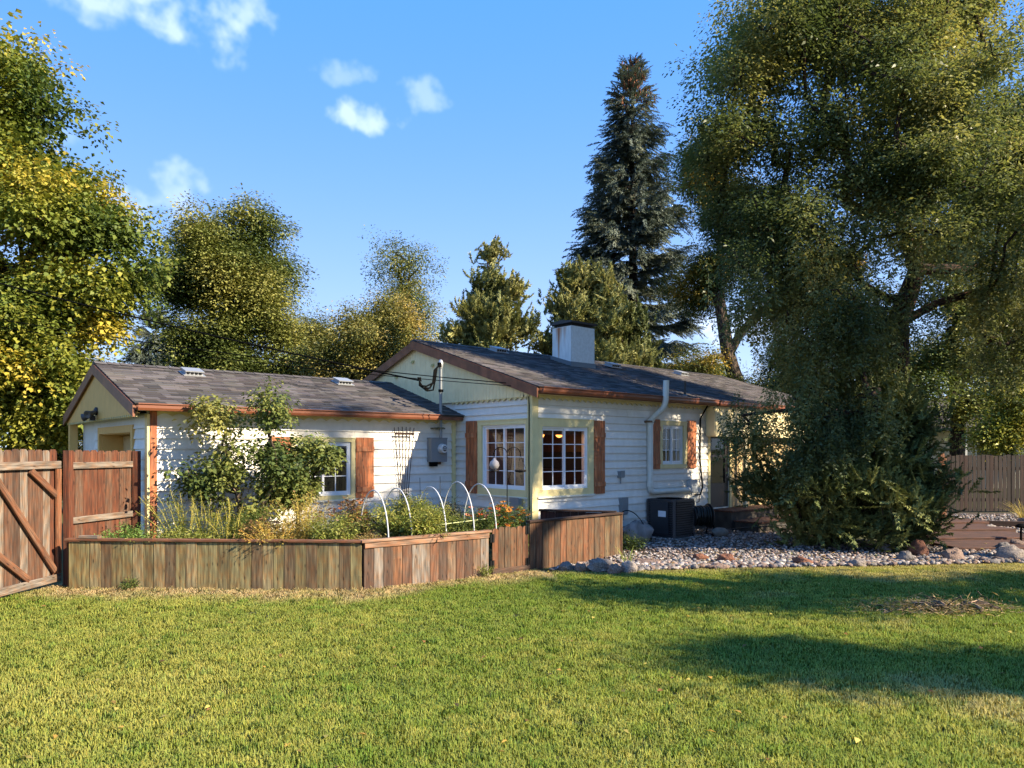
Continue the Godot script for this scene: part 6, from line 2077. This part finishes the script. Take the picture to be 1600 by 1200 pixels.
	tree("backdrop_tree", "dense dark green tree behind the right-hand picket fence", P(16.5, 0, 27.0), [V(0, -0.1, 0), V(0.1, 2.5, 0), V(0, 5.0, 0), V(0, 8.0, 0)],
		[[V(-1.4, 3.5, 1.5), V(1.9, 1.2, 0.9)], [V(1.6, 3.4, 1.2), V(1.5, 0.9, 0.8)], [V(-1.6, 6.2, 0.4), V(2.2, 1.6, 1.6)], [V(0.9, 5.0, 0.3), V(2.2, 1.2, 1.6)], [V(0.5, 8.5, 0), V(2.8, 2.2, 2.0)], [V(3.0, 7.0, 0), V(2.2, 2.8, 2.0)], [V(-0.5, 11.5, 0), V(2.2, 1.8, 1.8)], [V(3.0, 12, 0), V(2.4, 2.2, 2.0)]],
		{"kind": "ash", "cols": mid, "n": 360, "per": 10, "spread": 0.75, "r": 0.26, "seed": 49, "patch": 0.3})
	tree("backdrop_tree", "mid-green tree behind the elm trunk, left of the picket fence", P(12.0, 0, 30.0), [V(0, -0.1, 0), V(0.1, 2.0, 0), V(0, 4.0, 0)],
		[[V(0, 5.4, 0), V(2.4, 1.7, 1.8)], [V(1.6, 3.2, 0), V(2.0, 1.5, 1.6)], [V(-1.6, 3.6, 0), V(1.8, 1.5, 1.5)]],
		{"kind": "small", "cols": amber, "n": 190, "per": 8, "spread": 0.6, "r": 0.2, "seed": 50})
	tree("yellow_shrub", "bright yellow-green young tree with a dark stem above the picket fence at the right edge", P(15.3, 0, 22.2), [V(0, -0.1, 0), V(0.0, 1.5, 0), V(-0.1, 2.4, 0)],
		[[V(-0.2, 2.9, 0), V(0.8, 0.6, 0.6)], [V(0.3, 3.7, 0), V(0.6, 0.6, 0.5)], [V(-1.0, 2.2, 0), V(0.7, 0.4, 0.5)]],
		{"kind": "small", "cols": [L3(0.16, 0.19, 0.03), L3(0.32, 0.33, 0.05), L3(0.5, 0.42, 0.06)], "n": 60, "per": 7, "spread": 0.4, "r": 0.07, "category": "shrub", "seed": 51, "through": 0.8})
	tree("fence_hedge", "yellowish hedge showing through the open bay of the garage", P(-11.6, 0, 21.0), [V(0, -0.1, 0), V(0.0, 0.8, 0), V(0.0, 1.4, 0)],
		[[V(0, 1.3, 0), V(2.0, 0.9, 0.8)], [V(-2.4, 1.2, 0), V(1.4, 0.9, 0.8)]],
		{"kind": "small", "cols": [L3(0.16, 0.15, 0.03), L3(0.30, 0.25, 0.05), L3(0.42, 0.32, 0.07)], "n": 120, "per": 8, "spread": 0.45, "r": 0.06, "category": "hedge", "seed": 52, "stem": "stems", "crown": "foliage"})
	# far rows that close the view between the crowns
	var far := [[-27.0, 46.0, "far dark tree low on the left, behind the maple"], [-14.0, 52.0, "far tree seen low between the small spruce and the broad green tree"], [-2.5, 55.0, "far tree showing low behind the pointed juniper"], [11.0, 50.0, "far tree low behind the old pale-limbed tree"], [24.0, 44.0, "far tree low behind the picket fence at the right edge"]]
	for i in far.size():
		var q: Array = far[i]
		tree("far_tree", q[2], P(q[0], 0, q[1]), [V(0, -0.1, 0), V(0, 2.5, 0), V(0, 5.0, 0)],
			[[V(0, 5.5, 0), V(3.6, 2.6, 2.4)], [V(-3.2, 3.6, 0), V(2.8, 2.4, 2.0)], [V(3.2, 3.4, 0), V(2.8, 2.2, 2.0)]],
			{"kind": "ash", "cols": [amber, mid, dk, mid, amber][i], "n": 150, "per": 9, "spread": 1.0, "size": 1.7, "r": 0.25, "seed": 70 + i, "group": "far trees behind the garden"})

func build_neighbour() -> void:
	var nh := thing("neighbour_house", "pale neighbouring house glimpsed above the picket fence between the leaves", "house", P(21.0, 0, 34.0), -0.2)
	var m := mb()
	m.box(Vector3(-4, 0, -4), Vector3(5, 2.7, 0))
	obj("wall", m.done(), paint("neigh", Color(0.80, 0.78, 0.72)), nh)
	m = mb()
	m.prism(PackedVector2Array([Vector2(-1.8, 2.66), Vector2(5.0, 2.66), Vector2(1.6, 4.3)]), -4.4, 5.4, Transform3D(Basis(Vector3(0, 0, -1), Vector3.UP, Vector3(1, 0, 0)), Vector3.ZERO))
	obj("roof", m.done(), plain("roof_deck", Color(0.27, 0.25, 0.24), 0.95), nh)
	for x in [-3.6, -2.0, -0.4]:
		m = mb()
		m.box(Vector3(x, 0, 1.45), Vector3(x + 0.12, 2.66, 1.57))
		obj("porch_post", m.done(), paint("neigh_post", Color(0.88, 0.88, 0.86)), nh)
	for x in [-2.9, 0.6]:
		m = mb()
		m.box(Vector3(x, 0.9, 0.005), Vector3(x + 1.2, 2.1, 0.05))
		var w := obj("window", m.done(), paint("neigh_post", Color(0.88, 0.88, 0.86)), nh)
		m = mb()
		m.box(Vector3(x + 0.1, 1.0, 0.052), Vector3(x + 1.1, 2.0, 0.056))
		obj("pane", m.done(), plain("far_glass", Color(0.10, 0.12, 0.13), 0.1), w)

func cloud_cover() -> ImageTexture:
	var W := 4096
	var H := 2048
	var im := Image.create(W, H, false, Image.FORMAT_RGBA8)
	im.fill(Color(0, 0, 0, 0))
	var a := noise(0.022, 91, 6)
	var b := noise(0.06, 92, 5)
	var r := RandomNumberGenerator.new()
	r.seed = 17
	# azimuth, elevation, half width, half height (degrees), strength
	var cl := [[-25.5, 29.5, 6.6, 3.4, 0.9], [-28.5, 28.0, 3.6, 1.8, 0.6], [-22.0, 27.4, 2.6, 1.6, 0.6], [-11.6, 24.1, 2.4, 1.2, 1.0], [-7.0, 25.8, 1.9, 1.4, 0.55], [-13.0, 26.8, 2.0, 1.0, 0.45], [-25.2, 17.8, 2.8, 2.2, 0.55], [-29.4, 15.8, 3.0, 2.6, 0.6], [-32.0, 20.2, 1.5, 1.0, 0.4], [17.0, 9.5, 4.0, 2.0, 0.8]]
	for i in 42:   # the same fair-weather clouds go on all round
		var az := r.randf_range(50, 310)
		cl.append([az, r.randf_range(9, 50), r.randf_range(2, 6), r.randf_range(1, 3), r.randf_range(0.4, 0.9)])
	for c in cl:
		var cx := int(c[0] / 360.0 * W)
		var cy := int((90.0 - c[1]) / 180.0 * H)
		var k := 1.0 / cos(deg_to_rad(c[1]))
		var hw := int(c[2] * k / 360.0 * W * 1.5)
		var hh := int(c[3] / 180.0 * H * 1.5)
		for y in range(cy - hh, cy + hh):
			for x in range(cx - hw, cx + hw):
				var dx := (x - cx) / (hw / 1.5)
				var dy := (y - cy) / (hh / 1.5)
				if dy > 0.0:
					dy *= 1.25
				var d := dx * dx + dy * dy
				var v: float = clampf((0.75 + (0.45 if c[4] >= 1.0 else 0.0) - 0.75 * d + 1.25 * a.get_noise_2d(x / k, y) + 0.5 * b.get_noise_2d(x / k, y)) * 0.8, 0.0, 1.0)
				v = v * v * (3.0 - 2.0 * v) * c[4] * clampf((2.1 - d) * 1.6, 0.0, 1.0)
				if v > 0.004:
					var xx := (x + W) % W
					var o := im.get_pixel(xx, y)
					im.set_pixel(xx, y, Color(1, 0.985, 0.97, minf(1.0, o.a + v)))
	return ImageTexture.create_from_image(im)

func _ready() -> void:
	rng.seed = 20240
	# camera: a shifted lens, so that uprights stay upright
	var cam := Camera3D.new()
	cam.name = "camera"
	cam.projection = Camera3D.PROJECTION_FRUSTUM
	cam.near = 0.1
	cam.far = 1500.0
	cam.size = 2.0 * 0.1 * 600.0 / 1133.3
	cam.frustum_offset = Vector2(0, 0.1 * 102.6 / 1133.3)
	cam.position = Vector3(0, 1.8, 0)
	cam.current = true
	add_child(cam)
	# sky and sun
	var env := Environment.new()
	var sky := Sky.new()
	var sm := ProceduralSkyMaterial.new()
	sm.sky_top_color = Color(0.24, 0.475, 0.76)
	sm.sky_horizon_color = Color(0.70, 0.77, 0.84)
	sm.sky_curve = 0.15
	sm.sky_energy_multiplier = 0.88
	sm.sky_cover = cloud_cover()
	sm.sky_cover_modulate = Color(0.50, 0.48, 0.45, 1.0)
	sm.ground_bottom_color = Color(0.24, 0.25, 0.14)
	sm.ground_horizon_color = Color(0.40, 0.42, 0.34)
	sm.sun_angle_max = 12.0
	sky.sky_material = sm
	env.background_mode = Environment.BG_SKY
	env.sky = sky
	env.tonemap_mode = Environment.TONE_MAPPER_LINEAR
	env.tonemap_exposure = 2.95
	env.sdfgi_enabled = true
	env.ssao_enabled = true
	env.ssil_enabled = true
	var we := WorldEnvironment.new()
	we.name = "world"
	we.environment = env
	add_child(we)
	var sun := DirectionalLight3D.new()
	sun.name = "sun"
	sun.light_color = Color(1.0, 0.93, 0.81)
	sun.light_energy = 1.42
	sun.light_angular_distance = 0.5
	sun.shadow_enabled = true
	var az := deg_to_rad(-25.0)
	var el := deg_to_rad(31.0)
	var towards := Vector3(cos(el) * cos(az), sin(el), -cos(el) * sin(az))
	add_child(sun)
	sun.look_at_from_position(towards * 50.0, Vector3.ZERO)
	# the place
	build_ground()
	build_house()
	build_timber()
	build_gravel()
	build_neighbour()
	build_trees()
	build_lawn()
	build_plants()
	build_fittings()
	pendant("round amber pendant lamp lit behind the right half of the gable window", 0.85, 2.10, 0.70, 0.085)
	pendant("second lit amber pendant near the house corner, right of the first", 0.95, 2.10, 0.28, 0.075)
	pendant("amber lamp glowing low behind the left half of the right corner window", 1.9, 1.80, 1.9, 0.11)
